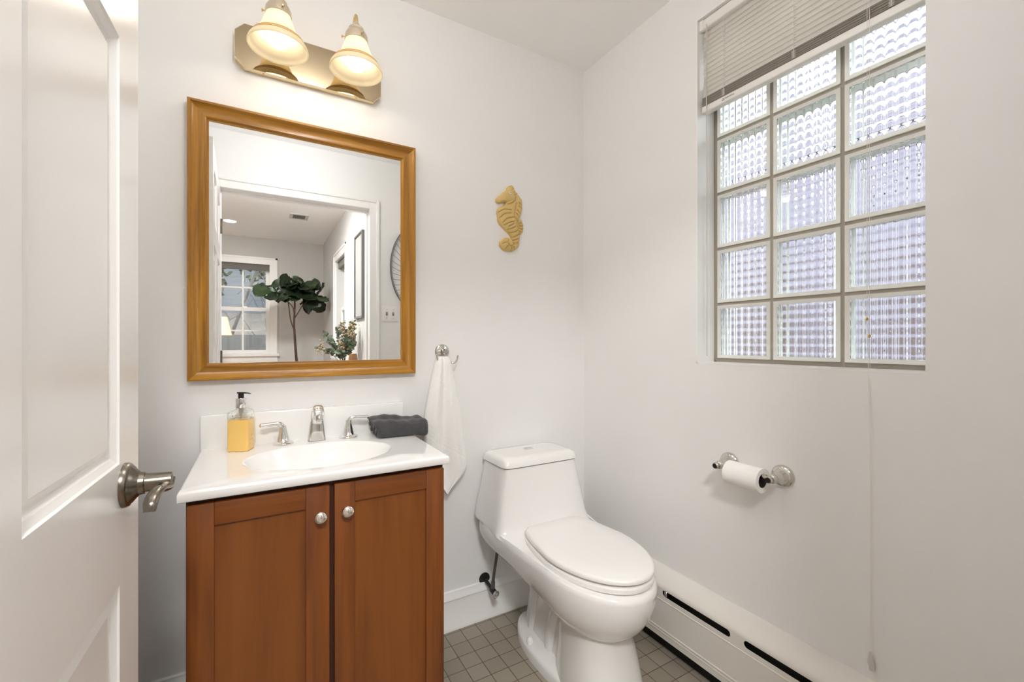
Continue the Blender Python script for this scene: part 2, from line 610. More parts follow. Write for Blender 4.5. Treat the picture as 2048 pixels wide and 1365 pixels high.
def wave_pane(horizontal, x_flat, x_in, w, h, amp, cy, cz):
    """slab with one flat face and one fluted face"""
    bm = bmesh.new()
    per = 7
    n = per * 14
    L = h if horizontal else w
    A, B = [], []
    for k in range(n + 1):
        t = k / n
        off = amp * cos(2 * pi * per * t)
        s = (t - 0.5) * L
        o = 1 if x_in > x_flat else -1
        xi = x_in + off * o
        if horizontal:
            A.append((bm.verts.new((xi, cy - w / 2, cz + s)), bm.verts.new((xi, cy + w / 2, cz + s))))
            B.append((bm.verts.new((x_flat, cy - w / 2, cz + s)), bm.verts.new((x_flat, cy + w / 2, cz + s))))
        else:
            A.append((bm.verts.new((xi, cy + s, cz - h / 2)), bm.verts.new((xi, cy + s, cz + h / 2))))
            B.append((bm.verts.new((x_flat, cy + s, cz - h / 2)), bm.verts.new((x_flat, cy + s, cz + h / 2))))
    for k in range(n):
        bm.faces.new((A[k][0], A[k + 1][0], A[k + 1][1], A[k][1]))
        bm.faces.new((B[k][0], B[k][1], B[k + 1][1], B[k + 1][0]))
        for q in (0, 1):
            bm.faces.new((A[k][q], B[k][q], B[k + 1][q], A[k + 1][q]))
    bm.faces.new((A[0][0], A[0][1], B[0][1], B[0][0]))
    bm.faces.new((A[n][0], B[n][0], B[n][1], A[n][1]))
    return bm


def ringframe(bm, x0, x1, y0, y1, z0, z1, t, bev=0.0, mi=0):
    """rectangular tube along x: outer y0..z1, wall thickness t"""
    def q(x, e):
        return [(x, y0 + e, z0 + e), (x, y1 - e, z0 + e), (x, y1 - e, z1 - e), (x, y0 + e, z1 - e)]
    rs = [q(x0 + bev, 0), q(x0, bev), q(x0, t - bev), q(x0 + bev, t), q(x1, t), q(x1, 0), q(x0 + bev, 0)]
    vs = loft(bm, rs[:-1], False, False, mi=mi)
    for i in range(4):
        j = (i + 1) % 4
        bm.faces.new((vs[-1][i], vs[-1][j], vs[0][j], vs[0][i])).material_index = mi


bw = pit - gw          # block size
proto = None
cyb, czb = ys[0] - pit / 2, zs[0] + pit / 2
XF = 1.439             # room face of the blocks
bm = NB()
ringframe(bm, XF + 0.0014, XF + 0.067, cyb - bw / 2, cyb + bw / 2, czb - bw / 2, czb + bw / 2, 0.0012, 0, 0)
block0 = obj('glass_block', bm, M['blockside'], win, smooth=False)
bm = NB()
ringframe(bm, XF, XF + 0.0012, cyb - bw / 2, cyb + bw / 2, czb - bw / 2, czb + bw / 2, 0.0118, 0.0005, 0)
p3 = obj('frosted_edge', bm, M['blockrim'], block0, smooth=False)
gwid = bw - 0.024
p0 = obj('front_pane', wave_pane(False, XF + 0.004, XF + 0.012, gwid, gwid, 0.0016, cyb, czb), M['blockglass'], block0, ang=60)
p1 = obj('rear_pane', wave_pane(True, XF + 0.078, XF + 0.070, bw - 0.001, bw - 0.001, 0.0016, cyb, czb), M['blockglass'], block0, ang=60)
for i in range(3):
    for j in range(6):
        if i == 0 and j == 0:
            continue
        b = block0.copy(); link(b, win); b.location = (0, -pit * i, pit * j)
        for p in (p0, p1, p3):
            c = p.copy(); link(c, b)

# sill ledge of the recess is the wall itself, painted white
bm = NB()
box(bm, W - 0.001, 1.4385, WY0, WY1, WZ0, WZ0 + 0.004)
box(bm, W - 0.001, 1.4385, WY1 - 0.004, WY1, WZ0, WZ1)
struct('trim_2', bm, M['trim'], label='white painted ledge and reveal of the glass block window', cat='window reveal')

# ------------------------------------------------------------------ blind
bl = thing('window_blind', 'half raised white mini blind with hanging cords over the glass block window', 'blind', (1.375, 0.71, 1.96))
BX = 1.374
by0, by1 = WY0 + 0.006, WY1 - 0.008
bm = NB()
box(bm, BX - 0.017, BX + 0.017, by0, by1, 2.252, 2.286, 0.005, 3)
hr = obj('head_rail', bm, M['blind'], bl)
bm = NB()
box(bm, BX - 0.019, BX - 0.004, by1 - 0.012, by1 + 0.004, 2.25, 2.287, 0.003)
obj('end_bracket', bm, M['blind'], hr)
nsl = 14
sl0 = None
for k in range(nsl):
    z = 2.240 - 0.0163 * k
    if sl0 is None:
        bm = NB()
        pr = []
        tilt = radians(71)
        for q in range(7):
            s = (q / 6 - 0.5)
            px_, pz_ = s * 0.024, 0.0022 * (1 - 4 * s * s)
            pr.append((px_ * cos(tilt) - pz_ * sin(tilt), px_ * sin(tilt) + pz_ * cos(tilt)))
        prof = [(BX + a, z + b) for a, b in pr] + [(BX + a + 0.0005, z + b - 0.0004) for a, b in pr[::-1]]
        loft(bm, [[(a, y, b) for a, b in prof] for y in (by0 + 0.004, by1 - 0.004)])
        sl0 = obj('slat', bm, M['slat'], bl)
    else:
        c = sl0.copy(); link(c, bl); c.location = (0, 0, -0.0163 * k)
st0 = None
for k in range(9):
    if st0 is None:
        bm = NB(); box(bm, BX - 0.0125, BX + 0.0125, by0 + 0.004, by1 - 0.004, 1.9835, 1.9855, 0.0006, 1)
        st0 = obj('stacked_slat', bm, M['blindstack'], bl)
    else:
        c = st0.copy(); link(c, bl); c.location = (0.0005 * (-1) ** k, 0, 0.0034 * k)
bm = NB(); box(bm, BX - 0.0135, BX + 0.0135, by0 + 0.002, by1 - 0.002, 1.958, 1.9815, 0.004, 3)
br = obj('bottom_rail', bm, M['blind'], bl)


def text_obj(name, body, size, mat, parent, origin, xdir, ydir, ext=0.0002):
    cu = bpy.data.curves.new(name, 'FONT')
    cu.body = body
    cu.size = size
    cu.extrude = ext
    cu.align_x = 'CENTER'
    cu.align_y = 'CENTER'
    to = bpy.data.objects.new('tmp', cu)
    COL.objects.link(to)
    dg = bpy.context.evaluated_depsgraph_get()
    me = bpy.data.meshes.new_from_object(to.evaluated_get(dg))
    bpy.data.objects.remove(to)
    bmx = bmesh.new()
    bmx.from_mesh(me)
    bpy.data.meshes.remove(me)
    xd, yd = Vector(xdir).normalized(), Vector(ydir).normalized()
    zd = xd.cross(yd)
    R = Matrix((xd, yd, zd)).transposed().to_4x4()
    R.translation = Vector(origin)
    bmesh.ops.transform(bmx, matrix=R, verts=bmx.verts[:])
    return obj(name, bmx, mat, parent, smooth=False)


text_obj('warning_label', 'WARNING', 0.0075, M['ink'], br, (BX - 0.0137, 0.905, 1.9705), (0, -1, 0), (0, 0, 1))
bm = NB()
for a, b in (((0, .9315, 1.9672), (0, .9275, 1.9742)), ((0, .9275, 1.9742), (0, .9235, 1.9672)), ((0, .9235, 1.9672), (0, .9315, 1.9672))):
    tube(bm, [(BX - 0.0137, a[1], a[2]), (BX - 0.0137, b[1], b[2])], 0.0007, 6)
obj('warning_triangle', bm, M['ink'], br)
for yy in (0.925, 0.70, 0.47):
    bm = NB()
    for dx in (-0.0145, 0.0125):
        tube(bm, [(BX + dx, yy, 2.252), (BX + dx, yy, 1.983)], 0.0007, 6)
    for k in range(nsl + 1):
        tube(bm, [(BX - 0.0145, yy, 2.23 - 0.0163 * k), (BX + 0.012, yy, 2.243 - 0.0163 * k)], 0.0004, 4)
    for k in range(7):
        tube(bm, [(BX - 0.0147, yy - 0.005, 1.983 + k * 0.0033), (BX - 0.0147, yy + 0.006, 1.985 + k * 0.0033)], 0.0007, 5)
    obj('ladder_cord', bm, M['cord'], bl)
# lift cords: two strands with amber stop beads, and tassels low by the heater
bm = NB()
cx_ = BX - 0.0205
tube(bm, [(cx_, 0.519, 2.262), (cx_, 0.5185, 1.7), (cx_, 0.519, 1.206), (1.340, 0.507, 0.9), (1.339, 0.5055, 0.36)], 0.0006, 6)
obj('lift_cord', bm, M['cord'], bl)
bm = NB()
tube(bm, [(cx_, 0.514, 2.262), (cx_, 0.5135, 1.6), (cx_, 0.514, 1.17), (1.339, 0.504, 0.9), (1.338, 0.502, 0.35)], 0.0006, 6)
obj('lift_cord', bm, M['cord'], bl)
for y, z in ((0.519, 1.207), (0.514, 1.163)):
    bm = NB()
    lathe(bm, [(0.0008, -0.004), (0.0032, -0.002), (0.0036, 0), (0.0028, 0.003), (0.0008, 0.005)], (cx_, y, z), seg=14)
    obj('stop_bead', bm, M['amber'], bl)
for x, y, z in ((1.339, 0.5055, 0.345), (1.338, 0.502, 0.333)):
    bm = NB()
    lathe(bm, [(0.002, 0.02), (0.0045, 0.012), (0.0065, -0.006), (0.0055, -0.012), (0.001, -0.013)], (x - .001, y, z), seg=16)
    obj('tassel', bm, M['tassel'], bl)
bm = NB()
tube(bm, [(BX - 0.021, 0.985, 2.258), (BX - 0.022, 0.985, 2.24), (BX - 0.021, 0.984, 1.65), (BX - 0.02, 0.984, 1.10)], 0.0016, 8)
obj('tilt_wand', bm, M['tassel'], bl)

# ------------------------------------------------------------------ open door on the left
ang = radians(-1.8)      # door leans towards the room at its free end
hinge = Vector((-0.2027, YW, 0))
DL = 0.860
dv = Vector((sin(-ang), cos(ang), 0))     # along the door
dn = Vector((cos(ang), -sin(-ang), 0))    # out of the visible face
DT = 0.035


def dpt(s, n, z):
    return hinge + dv * s + dn * n + Vector((0, 0, z))


door = thing('door_1', 'open white six panel door at the left edge', 'door', tuple(hinge), kind='structure')
bm = NB()
ZT = 2.05
st_, mul = 0.098, 0.10
pw = (DL - 2 * st_ - mul) / 2
cols = [(st_, st_ + pw), (st_ + pw + mul, DL - st_)]
rows = [(0.20, 0.788), (0.968, 1.60), (1.70, 1.95)]


def dbox(bm, s0, s1, z0, z1, n0, n1):
    pts = [dpt(s0, n0, z0), dpt(s1, n0, z0), dpt(s1, n0, z1), dpt(s0, n0, z1)]
    prism(bm, pts, dn * (n1 - n0))


ss = sorted([0, DL] + [e for c in cols for e in c])
zz = sorted([0.008, ZT] + [e for r in rows for e in r])
for a, b in zip(ss[:-1], ss[1:]):
    for c, d in zip(zz[:-1], zz[1:]):
        if any(abs(a - p[0]) < 1e-6 for p in cols) and any(abs(c - r[0]) < 1e-6 for r in rows):
            continue
        dbox(bm, a, b, c, d, -DT, 0)
bmesh.ops.remove_doubles(bm, verts=bm.verts[:], dist=1e-5)
obj('door_leaf', bm, M['door'], door, ang=30)
for a, b in cols:
    for c, d in rows:
        bm = NB()
        steps = [(0, 0), (0.002, -0.003), (0.010, -0.0075), (0.012, -0.0105), (0.0145, -0.0125), (0.017, -0.0125), (0.019, -0.011), (0.028, -0.0065), (0.029, -0.0062)]
        for sgn in (1, -1):
            rings = []
            for e, n in steps:
                nn = n if sgn > 0 else -DT - n
                rings.append([dpt(a + e, nn, c + e), dpt(b - e, nn, c + e), dpt(b - e, nn, d - e), dpt(a + e, nn, d - e)])
            loft(bm, rings, False, True)
        obj('panel', bm, M['door'], door, ang=12)
# lever handle
hs, hz = 0.785, 0.930
hc = dpt(hs, 0, hz)
bm = NB()
lathe(bm, [(0.001, 0), (0.0335, 0), (0.0335, 0.0035), (0.0318, 0.007), (0.0290, 0.008), (0.0275, 0.0105), (0.0215, 0.015), (0.0175, 0.019), (0.0165, 0.025), (0.0155, 0.026), (0.001, 0.026)], hc, dn, 48)
hd = obj('door_handle', bm, M['pewter'], door)
bm = NB()
lathe(bm, [(0.001, 0.022), (0.0140, 0.022), (0.0142, 0.026), (0.0138, 0.030), (0.0128, 0.054), (0.0122, 0.0585), (0.008, 0.0600), (0.001, 0.0600)], hc, dn, 32)
obj('spindle_cover', bm, M['pewter'], hd)
bm = NB()
def hp_(q, n, z):
    return dpt(q, n, z)


tube(bm, [hp_(0.788, 0.051, 0.931), hp_(0.772, 0.053, 0.9245), hp_(0.752, 0.0535, 0.9265), hp_(0.730, 0.052, 0.9315), hp_(0.711, 0.050, 0.9295), hp_(0.699, 0.0485, 0.921), hp_(0.695, 0.048, 0.911)],
     [0.0115, 0.0105, 0.0088, 0.0085, 0.0088, 0.0088, 0.0072], 18, 8, flat=0.62, up=(0, 0, 1))
obj('lever', bm, M['pewter'], hd)
bm = NB()
lathe(bm, [(0.001, 0), (0.0345, 0), (0.0285, 0.012), (0.0125, 0.024), (0.012, 0.06), (0.001, 0.06)], dpt(hs, -DT, hz), -dn, 32)
L1 = dpt(hs, -DT - 0.052, hz)
tube(bm, [L1, L1 - dv * 0.05, L1 - dv * 0.1 - Vector((0, 0, 0.012))], [0.010, 0.009, 0.008], 12, 5)
obj('rear_handle', bm, M['pewter'], hd)
for z in (0.25, 1.05, 1.85):
    bm = NB()
    c = dpt(-0.004, 0.004, z)
    lathe(bm, [(0.001, -0.045), (0.006, -0.045), (0.006, 0.045), (0.001, 0.045)], c, (0, 0, 1), 14)
    obj('hinge', bm, M['pewter'], door)

# ------------------------------------------------------------------ mirror
MX0, MX1, MZ0, MZ1 = -0.187, 0.513, 1.030, 1.882
mir = thing('wall_mirror', 'large rectangular mirror in a golden brown wooden frame above the sink', 'mirror', ((MX0 + MX1) / 2, D, MZ0))
prof = [(0, 0.0), (0, 0.026), (0.0015, 0.030), (0.004, 0.0315), (0.0085, 0.031), (0.0105, 0.0285), (0.017, 0.0235), (0.026, 0.0195), (0.034, 0.0185), (0.0395, 0.0195), (0.044, 0.0195), (0.0475, 0.0165), (0.049, 0.0125), (0.0525, 0.0115), (0.0535, 0.0085), (0.0535, 0.0)]
bm = NB()
rings = []
for s, d in prof:
    rings.append([(MX0 + s, D - d, MZ0 + s), (MX1 - s, D - d, MZ0 + s), (MX1 - s, D - d, MZ1 - s), (MX0 + s, D - d, MZ1 - s)])
vs = loft(bm, rings, False, False)
for f in bm.faces:
    c = f.calc_center_median()
    # which rail the face belongs to
    l, r_, b_, t_ = c.x - MX0, MX1 - c.x, c.z - MZ0, MZ1 - c.z
    f.material_index = 0 if min(l, r_) < min(b_, t_) else 1
obj('frame', bm, [M['frameV'], M['frameH']], mir, ang=28)
bm = NB()
box(bm, MX0 + 0.05, MX1 - 0.05, D - 0.009, D - 0.003, MZ0 + 0.05, MZ1 - 0.05)
obj('mirror_glass', bm, M['mirror'], mir, smooth=False)

# ------------------------------------------------------------------ vanity light
vl = thing('vanity_light', 'two bulb brass wall light with cream bell glass shades over the mirror', 'wall light', (0.159, D, 2.016))
PX_0, PX_1, PZ0, PZ1 = -0.067, 0.385, 2.016, 2.156
ch = 0.026


def octo(e, y):
    a, b, c, d = PX_0 + e, PX_1 - e, PZ0 + e, PZ1 - e
    return [(a + ch, y, c), (b - ch, y, c), (b, y, c + ch), (b, y, d - ch), (b - ch, y, d), (a + ch, y, d), (a, y, d - ch), (a, y, c + ch)]


bm = NB()
loft(bm, [octo(0, D), octo(0, D - 0.022), octo(0.0015, D - 0.024)], True, True)
for f in bm.faces:
    n = f.calc_center_median()
    if n.y > D - 0.0235:
        f.material_index = 1
obj('back_plate', bm, [M['brass'], M['brasslip']], vl, ang=20)
for x in (0.012, 0.30):
    bm = NB()
    lathe(bm, [(0.0035, 0), (0.003, 0.002), (0.0005, 0.003)], (x, D - 0.012, PZ0), (0, 0, -1), 14)
    obj('plate_screw', bm, M['brassarm'], vl)
SY = 1.508
RZ = 2.040
for sx in (0.051, 0.278):
    bm = NB()
    lathe(bm, [(0.001, 0), (0.022, 0), (0.021, 0.004), (0.012, 0.009), (0.001, 0.010)], (sx, D - 0.024, 2.092), (0, -1, 0), 28)
    tube(bm, [(sx, D - 0.028, 2.092), (sx, D - 0.05, 2.096), (sx, D - 0.075, 2.13), (sx, D - 0.088, 2.185), (sx, D - 0.105, 2.222), (sx, SY + 0.012, 2.232), (sx, SY, 2.214), (sx, SY, 2.195)], 0.0058, 12, 6)
    obj('arm', bm, M['brassarm'], vl)
    bm = NB()
    lathe(bm, [(0.001, 0.062), (0.009, 0.062), (0.012, 0.055), (0.019, 0.047), (0.024, 0.043), (0.0245, 0.036), (0.030, 0.030), (0.035, 0.020), (0.0365, 0.002), (0.035, 0.0), (0.001, 0.0)], (sx, SY, 2.138), (0, 0, 1), 40)
    cp = obj('socket_cap', bm, M['cap'], vl)
    for q in range(3):
        bm = NB()
        a = radians(-75 + 120 * q)
        c = Vector((sx + 0.036 * cos(a), SY + 0.036 * sin(a), 2.150))
        lathe(bm, [(0.0018, 0), (0.0018, 0.006), (0.0042, 0.007), (0.0042, 0.010), (0.001, 0.011)], c, (cos(a), sin(a), 0), 12)
        obj('thumb_screw', bm, M['brassarm'], cp)
    # bell shade: outer then inner skin
    outp = [(0.0315, 0.112), (0.0335, 0.104), (0.0365, 0.092), (0.041, 0.078), (0.0475, 0.060), (0.0545, 0.046), (0.060, 0.038), (0.0635, 0.034), (0.066, 0.034), (0.068, 0.030), (0.0685, 0.027), (0.071, 0.0265), (0.073, 0.022), (0.0735, 0.020), (0.077, 0.0185), (0.0805, 0.013), (0.083, 0.006), (0.0835, 0.001), (0.082, -0.0015)]
    inp = [(0.080, 0.0), (0.0795, 0.005), (0.0745, 0.014), (0.070, 0.0165), (0.0665, 0.024), (0.064, 0.026), (0.0615, 0.030), (0.0565, 0.036), (0.051, 0.045), (0.044, 0.060), (0.0375, 0.078), (0.033, 0.092), (0.030, 0.104), (0.0285, 0.112)]
    bm = NB()
    lathe(bm, outp + inp + [outp[0]], (sx, SY, RZ), (0, 0, 1), 56, False, False)
    bmesh.ops.remove_doubles(bm, verts=bm.verts[:], dist=1e-5)
    sh = obj('shade', bm, M['shade'], vl, ang=50)
    for r, h in ((0.0688, 0.029), (0.0738, 0.0212)):
        bm = NB()
        lathe(bm, [(r, h - 0.0016), (r + 0.0014, h - 0.0008), (r + 0.0014, h + 0.001), (r - 0.0005, h + 0.0026)], (sx, SY, RZ), (0, 0, 1), 56, False, False)
        obj('amber_band', bm, M['band'], sh)
    bm = NB()
    pr = []
    R = 0.031
    for k in range(15):
        a = -pi / 2 + k / 14 * (pi * 0.80)
        pr.append((max(R * cos(a), 1e-4), 2.073 + R * sin(a)))
    pr += [(0.0145, 2.112), (0.0135, 2.138)]
    lathe(bm, pr, (sx, SY, 0), (0, 0, 1), 36)
    obj('bulb', bm, M['bulb'], vl)
    ld = bpy.data.lights.new('bulb_throw', 'SPOT')
    ld.energy = LAMP_SPOT
    ld.color = (1.0, 0.93, 0.82)
    ld.spot_size = radians(172)
    ld.spot_blend = 0.12
    ld.shadow_soft_size = 0.022
    lo = bpy.data.objects.new('bulb_throw', ld)
    link(lo, vl)
    lo.location = Vector((sx, SY, 2.0385)) - Vector(vl.location)

# ------------------------------------------------------------------ vanity cabinet
CX0, CX1 = -0.142, 0.466
cb = thing('vanity_cabinet', 'cherry wood vanity cabinet with two shaker doors under the white sink top', 'cabinet', (0.162, 1.42, 0))
bm = NB()
box(bm, CX0, CX0 + 0.016, 1.215, D - 0.0225, 0.0, 0.795)
box(bm, CX1 - 0.016, CX1, 1.215, D - 0.0225, 0.0, 0.795)
box(bm, CX0 + .016, CX1 - .016, D - 0.03, D - 0.0225, 0.0, 0.795)
box(bm, CX0 + .016, CX1 - .016, 1.235, D - 0.03, 0.10, 0.116)
box(bm, CX0+.001, CX1-.001, 1.216, 1.235, 0.745, 0.795)
box(bm, CX0+.001, CX1-.001, 1.216, 1.235, 0.09, 0.14)
box(bm, CX0, CX0 + 0.04, 1.2155, 1.235, 0.09, 0.795)
box(bm, CX1 - 0.04, CX1, 1.2155, 1.235, 0.09, 0.795)
box(bm, 0.141, 0.181, 1.2155, 1.235, 0.09, 0.795)
box(bm, CX0 + 0.016, CX1 - 0.016, 1.27, 1.285, 0.0, 0.10)
obj('carcass', bm, M['cabD'], cb, smooth=False)


def cab_door(x0, x1, sl, sr, knob_x, knob_z, mats):
    z0, z1, y0, y1 = 0.105, 0.784, 1.195, 1.2145
    rt = 0.051
    bm = NB()
    box(bm, x0, x0 + sl, y0, y1, z0, z1, 0.0018, 2, 0)
    box(bm, x1 - sr, x1, y0, y1, z0, z1, 0.0018, 2, 0)
    box(bm, x0 + sl, x1 - sr, y0 + 0.0004, y1, z1 - rt, z1, 0.0014, 2, 1)
    box(bm, x0 + sl, x1 - sr, y0 + 0.0004, y1, z0, z0 + rt, 0.0014, 2, 1)
    d = obj('cabinet_door', bm, [M['cabV'], M['cabH']], cb)
    bm = NB()
    box(bm, x0 + sl - 0.006, x1 - sr + 0.006, y0 + 0.0085, y0 + 0.0145, z0 + rt - 0.006, z1 - rt + 0.006)
    obj('door_panel', bm, M['cabP'], d, smooth=False)
    bm = NB()
    lathe(bm, [(0.001, 0), (0.006, 0), (0.0055, 0.004), (0.0048, 0.010), (0.008, 0.014), (0.0135, 0.0165), (0.0148, 0.0195), (0.0138, 0.0235), (0.0095, 0.027), (0.0045, 0.0285), (0.0003, 0.029)], (knob_x, y0, knob_z), (0, -1, 0), 36)
    obj('knob', bm, M['knobmetal'], d)


cab_door(-0.139, 0.155, 0.051, 0.055, 0.132, 0.713, None)
cab_door(0.167, 0.463, 0.050, 0.053, 0.196, 0.716, None)

# ------------------------------------------------------------------ sink top
TX0, TX1, TY0, TY1, TZ = -0.155, 0.476, 1.187, D - 0.001, 0.820
tp = thing('sink_top', 'white sink top with an oval integral basin and backsplash on the cabinet', 'sink', (0.16, 1.4, 0.797))
ex, ey, ea, eb = 0.16, 1.395, 0.196, 0.148
N = 96
bm = NB()
angs = [2 * pi * k / N for k in range(N)]


def rectpt(a, x0, x1, y0, y1, z):
    dx, dy = cos(a) * ea, sin(a) * eb
    t = 1e9
    if dx > 1e-9: t = min(t, (x1 - ex) / dx)
    if dx < -1e-9: t = min(t, (x0 - ex) / dx)
    if dy > 1e-9: t = min(t, (y1 - ey) / dy)
    if dy < -1e-9: t = min(t, (y0 - ey) / dy)
    return [ex + dx * t, ey + dy * t, z]


def rect_ring(x0, x1, y0, y1, z):
    pts = [rectpt(a, x0, x1, y0, y1, z) for a in angs]
    for c in ((x0, y0), (x1, y0), (x1, y1), (x0, y1)):
        k = min(range(N), key=lambda i: (pts[i][0] - c[0]) ** 2 + (pts[i][1] - c[1]) ** 2)
        pts[k][0], pts[k][1] = c
    return [tuple(p) for p in pts]


def ell(s, z, dy=0):
    return [(ex + ea * s * cos(a), ey + dy + eb * s * sin(a), z) for a in angs]


rings = [rect_ring(TX0 + 0.02, TX1 - 0.02, TY0 + 0.03, TY1 - 0.02, TZ - 0.024),
         rect_ring(TX0 + .002, TX1 - .002, TY0 + .002, TY1, TZ - 0.024),
         rect_ring(TX0, TX1, TY0, TY1, TZ - 0.022), rect_ring(TX0, TX1, TY0, TY1, TZ - 0.007)]
for k in range(1, 5):
    a = k / 4 * pi / 2
    e = 0.007 * (1 - cos(a))
    rings.append(rect_ring(TX0 + e, TX1 - e, TY0 + e, TY1, TZ - 0.007 + 0.007 * sin(a)))
rings += [ell(1.035, TZ), ell(1.012, TZ - 0.0005), ell(0.995, TZ - 0.003), ell(0.975, TZ - 0.010), ell(0.93, TZ - 0.030), ell(0.85, TZ - 0.058), ell(0.72, TZ - 0.086), ell(0.55, TZ - 0.106), ell(0.35, TZ - 0.118), ell(0.11, TZ - 0.123)]
loft(bm, rings, False, True)
box(bm, TX0, 0.467, D - 0.021, D - 0.001, TZ - 0.004, 0.923, 0.003, 2)
obj('basin_top', bm, M['marble'], tp, ang=50)
bm = NB()
lathe(bm, [(0.021, 0.0), (0.022, 0.003), (0.018, 0.004), (0.014, 0.002), (0.001, 0.0035)], (ex, ey, TZ - 0.1235), (0, 0, 1), 28)
obj('drain', bm, M['chrome'], tp)

# ------------------------------------------------------------------ faucet
fa = thing('faucet', 'chrome widespread faucet with a tapered spout and two lever handles', 'faucet', (0.165, 1.585, TZ))
bm = NB()
FX, FY = 0.166, 1.588
# spout: flat tapering shell rising then curling over to the front
path = [(0.0, 0.000, 0.0285, 0.016), (0.0, 0.03, 0.0255, 0.0145), (-0.001, 0.06, 0.0215, 0.0125), (-0.004, 0.085, 0.0185, 0.011), (-0.012, 0.104, 0.0170, 0.010), (-0.026, 0.114, 0.0165, 0.0095), (-0.044, 0.112, 0.0165, 0.0095), (-0.058, 0.102, 0.0165, 0.0095), (-0.066, 0.090, 0.0160, 0.0085)]
P = [Vector((FX, FY + a, TZ + b)) for a, b, _, _ in path]
pts = catmull(P, 6)
rings = []
for i, p in enumerate(pts):
    a_, b_ = pts[max(i - 1, 0)], pts[min(i + 1, len(pts) - 1)]
    d = (b_ - a_).normalized()
    n = Vector((1, 0, 0)).cross(d).normalized()
    t = i / (len(pts) - 1) * (len(path) - 1)
    k = min(int(t), len(path) - 2)
    w = path[k][2] + (path[k + 1][2] - path[k][2]) * (t - k)
    h = path[k][3] + (path[k + 1][3] - path[k][3]) * (t - k)
    ring = []
    for q in range(28):
        th = 2 * pi * q / 28
        c_, s_ = cos(th), sin(th)
        ring.append(p + Vector((1, 0, 0)) * (w * math.copysign(abs(c_) ** 0.6, c_)) + n * (h * math.copysign(abs(s_) ** 0.75, s_)))
    rings.append(ring)
loft(bm, rings)
obj('spout', bm, M['chrome'], fa, ang=50)
bm = NB()
ax = (pts[-1] - pts[-3]).normalized()
lathe(bm, [(0.0105, -0.004), (0.0105, 0.012), (0.0095, 0.014), (0.008, 0.012), (0.001, 0.011)], pts[-1], ax * 1.0, 24)
obj('aerator', bm, M['nickel'], fa)
for hx, sg in ((0.067, -1), (0.266, 1)):
    bm = NB()
    lathe(bm, [(0.001, 0), (0.031, 0), (0.031, 0.004), (0.028, 0.007), (0.022, 0.0085), (0.0185, 0.012), (0.0165, 0.022), (0.0135, 0.036), (0.0105, 0.048), (0.0098, 0.054), (0.0085, 0.060), (0.001, 0.062)], (hx, FY, TZ), (0, 0, 1), 36)
    hb = obj('handle_base', bm, M['chrome'], fa)
    bm = NB()
    fw = -0.006 if sg < 0 else -0.004
    tube(bm, [(hx, FY, TZ + 0.046), (hx + sg * 0.002, FY, TZ + 0.058), (hx + sg * 0.010, FY + fw * 0.2, TZ + 0.066), (hx + sg * 0.028, FY + fw * .6, TZ + 0.0675), (hx + sg * 0.048, FY + fw, TZ + 0.066), (hx + sg * 0.062, FY + fw * 1.3, TZ + 0.066), (hx + sg * 0.067, FY + fw * 1.3, TZ + 0.066)],
         [0.0095, 0.0092, 0.0085, 0.0075, 0.0085, 0.0085, 0.004], 18, 6, flat=0.85, up=(0, 0, 1))
    obj('lever', bm, M['chrome'], hb)

# ------------------------------------------------------------------ soap bottle
bx, by_ = -0.0475, 1.564
sb = thing('soap_bottle', 'square clear pump bottle of yellow hand soap beside the sink', 'soap bottle', (bx, by_, TZ))
R2 = Matrix.Translation((bx, by_, TZ)) @ Matrix.Rotation(radians(-20), 4, 'Z')


def rrect(hw, hd, r, z, seg=5):
    pts = []
    for cx_, cy_, a0 in ((hw - r, hd - r, 0), (-hw + r, hd - r, 90), (-hw + r, -hd + r, 180), (hw - r, -hd + r, 270)):
        for k in range(seg + 1):
            a = radians(a0 + 90 * k / seg)
            pts.append((cx_ + r * cos(a), cy_ + r * sin(a), z))
    return pts


def rr(hw, hd, r, z):
    return [R2 @ Vector(p) for p in rrect(hw, hd, r, z)]


bm = NB()
outer = [rr(0.026, 0.024, 0.005, 0.0006), rr(0.0285, 0.0265, 0.0065, 0.003), rr(0.0285, 0.0265, 0.0065, 0.112), rr(0.0275, 0.0255, 0.007, 0.118), rr(0.024, 0.022, 0.009, 0.122), rr(0.013, 0.013, 0.0125, 0.126), rr(0.0115, 0.0115, 0.0114, 0.132)]
inner = [rr(0.0095, 0.0095, 0.0094, 0.132), rr(0.011, 0.011, 0.0105, 0.125), rr(0.0225, 0.0205, 0.008, 0.1205), rr(0.026, 0.024, 0.006, 0.117), rr(0.0269, 0.0249, 0.0055, 0.112), rr(0.0269, 0.0249, 0.0055, 0.0955)]
loft(bm, outer[1:] + inner, False, False)
obj('bottle', bm, M['bottle'], sb)
bm = NB()
loft(bm, [rr(0.026, 0.024, 0.005, 0.0004), rr(0.0287, 0.0267, 0.0065, 0.003), rr(0.0287, 0.0267, 0.0065, 0.095), rr(0.0267, 0.0247, 0.0055, 0.0955)])
obj('liquid_soap', bm, M['soap'], sb, label='yellow liquid soap')
bm = NB()
lathe(bm, [(0.0145, 0.129), (0.0152, 0.130), (0.0152, 0.156), (0.0145, 0.158), (0.001, 0.158)], (bx, by_, TZ), (0, 0, 1), 36, True, True)
obj('collar', bm, M['chrome'], sb, label='silver collar')
bm = NB()
lathe(bm, [(0.001, 0.158), (0.0078, 0.158), (0.0078, 0.171), (0.0088, 0.1735), (0.0088, 0.175), (0.001, 0.176)], (bx, by_, TZ), (0, 0, 1), 28)
nd = Vector((0.90, -0.42, 0)).normalized()
c0 = Vector((bx, by_, TZ + 0.1735))
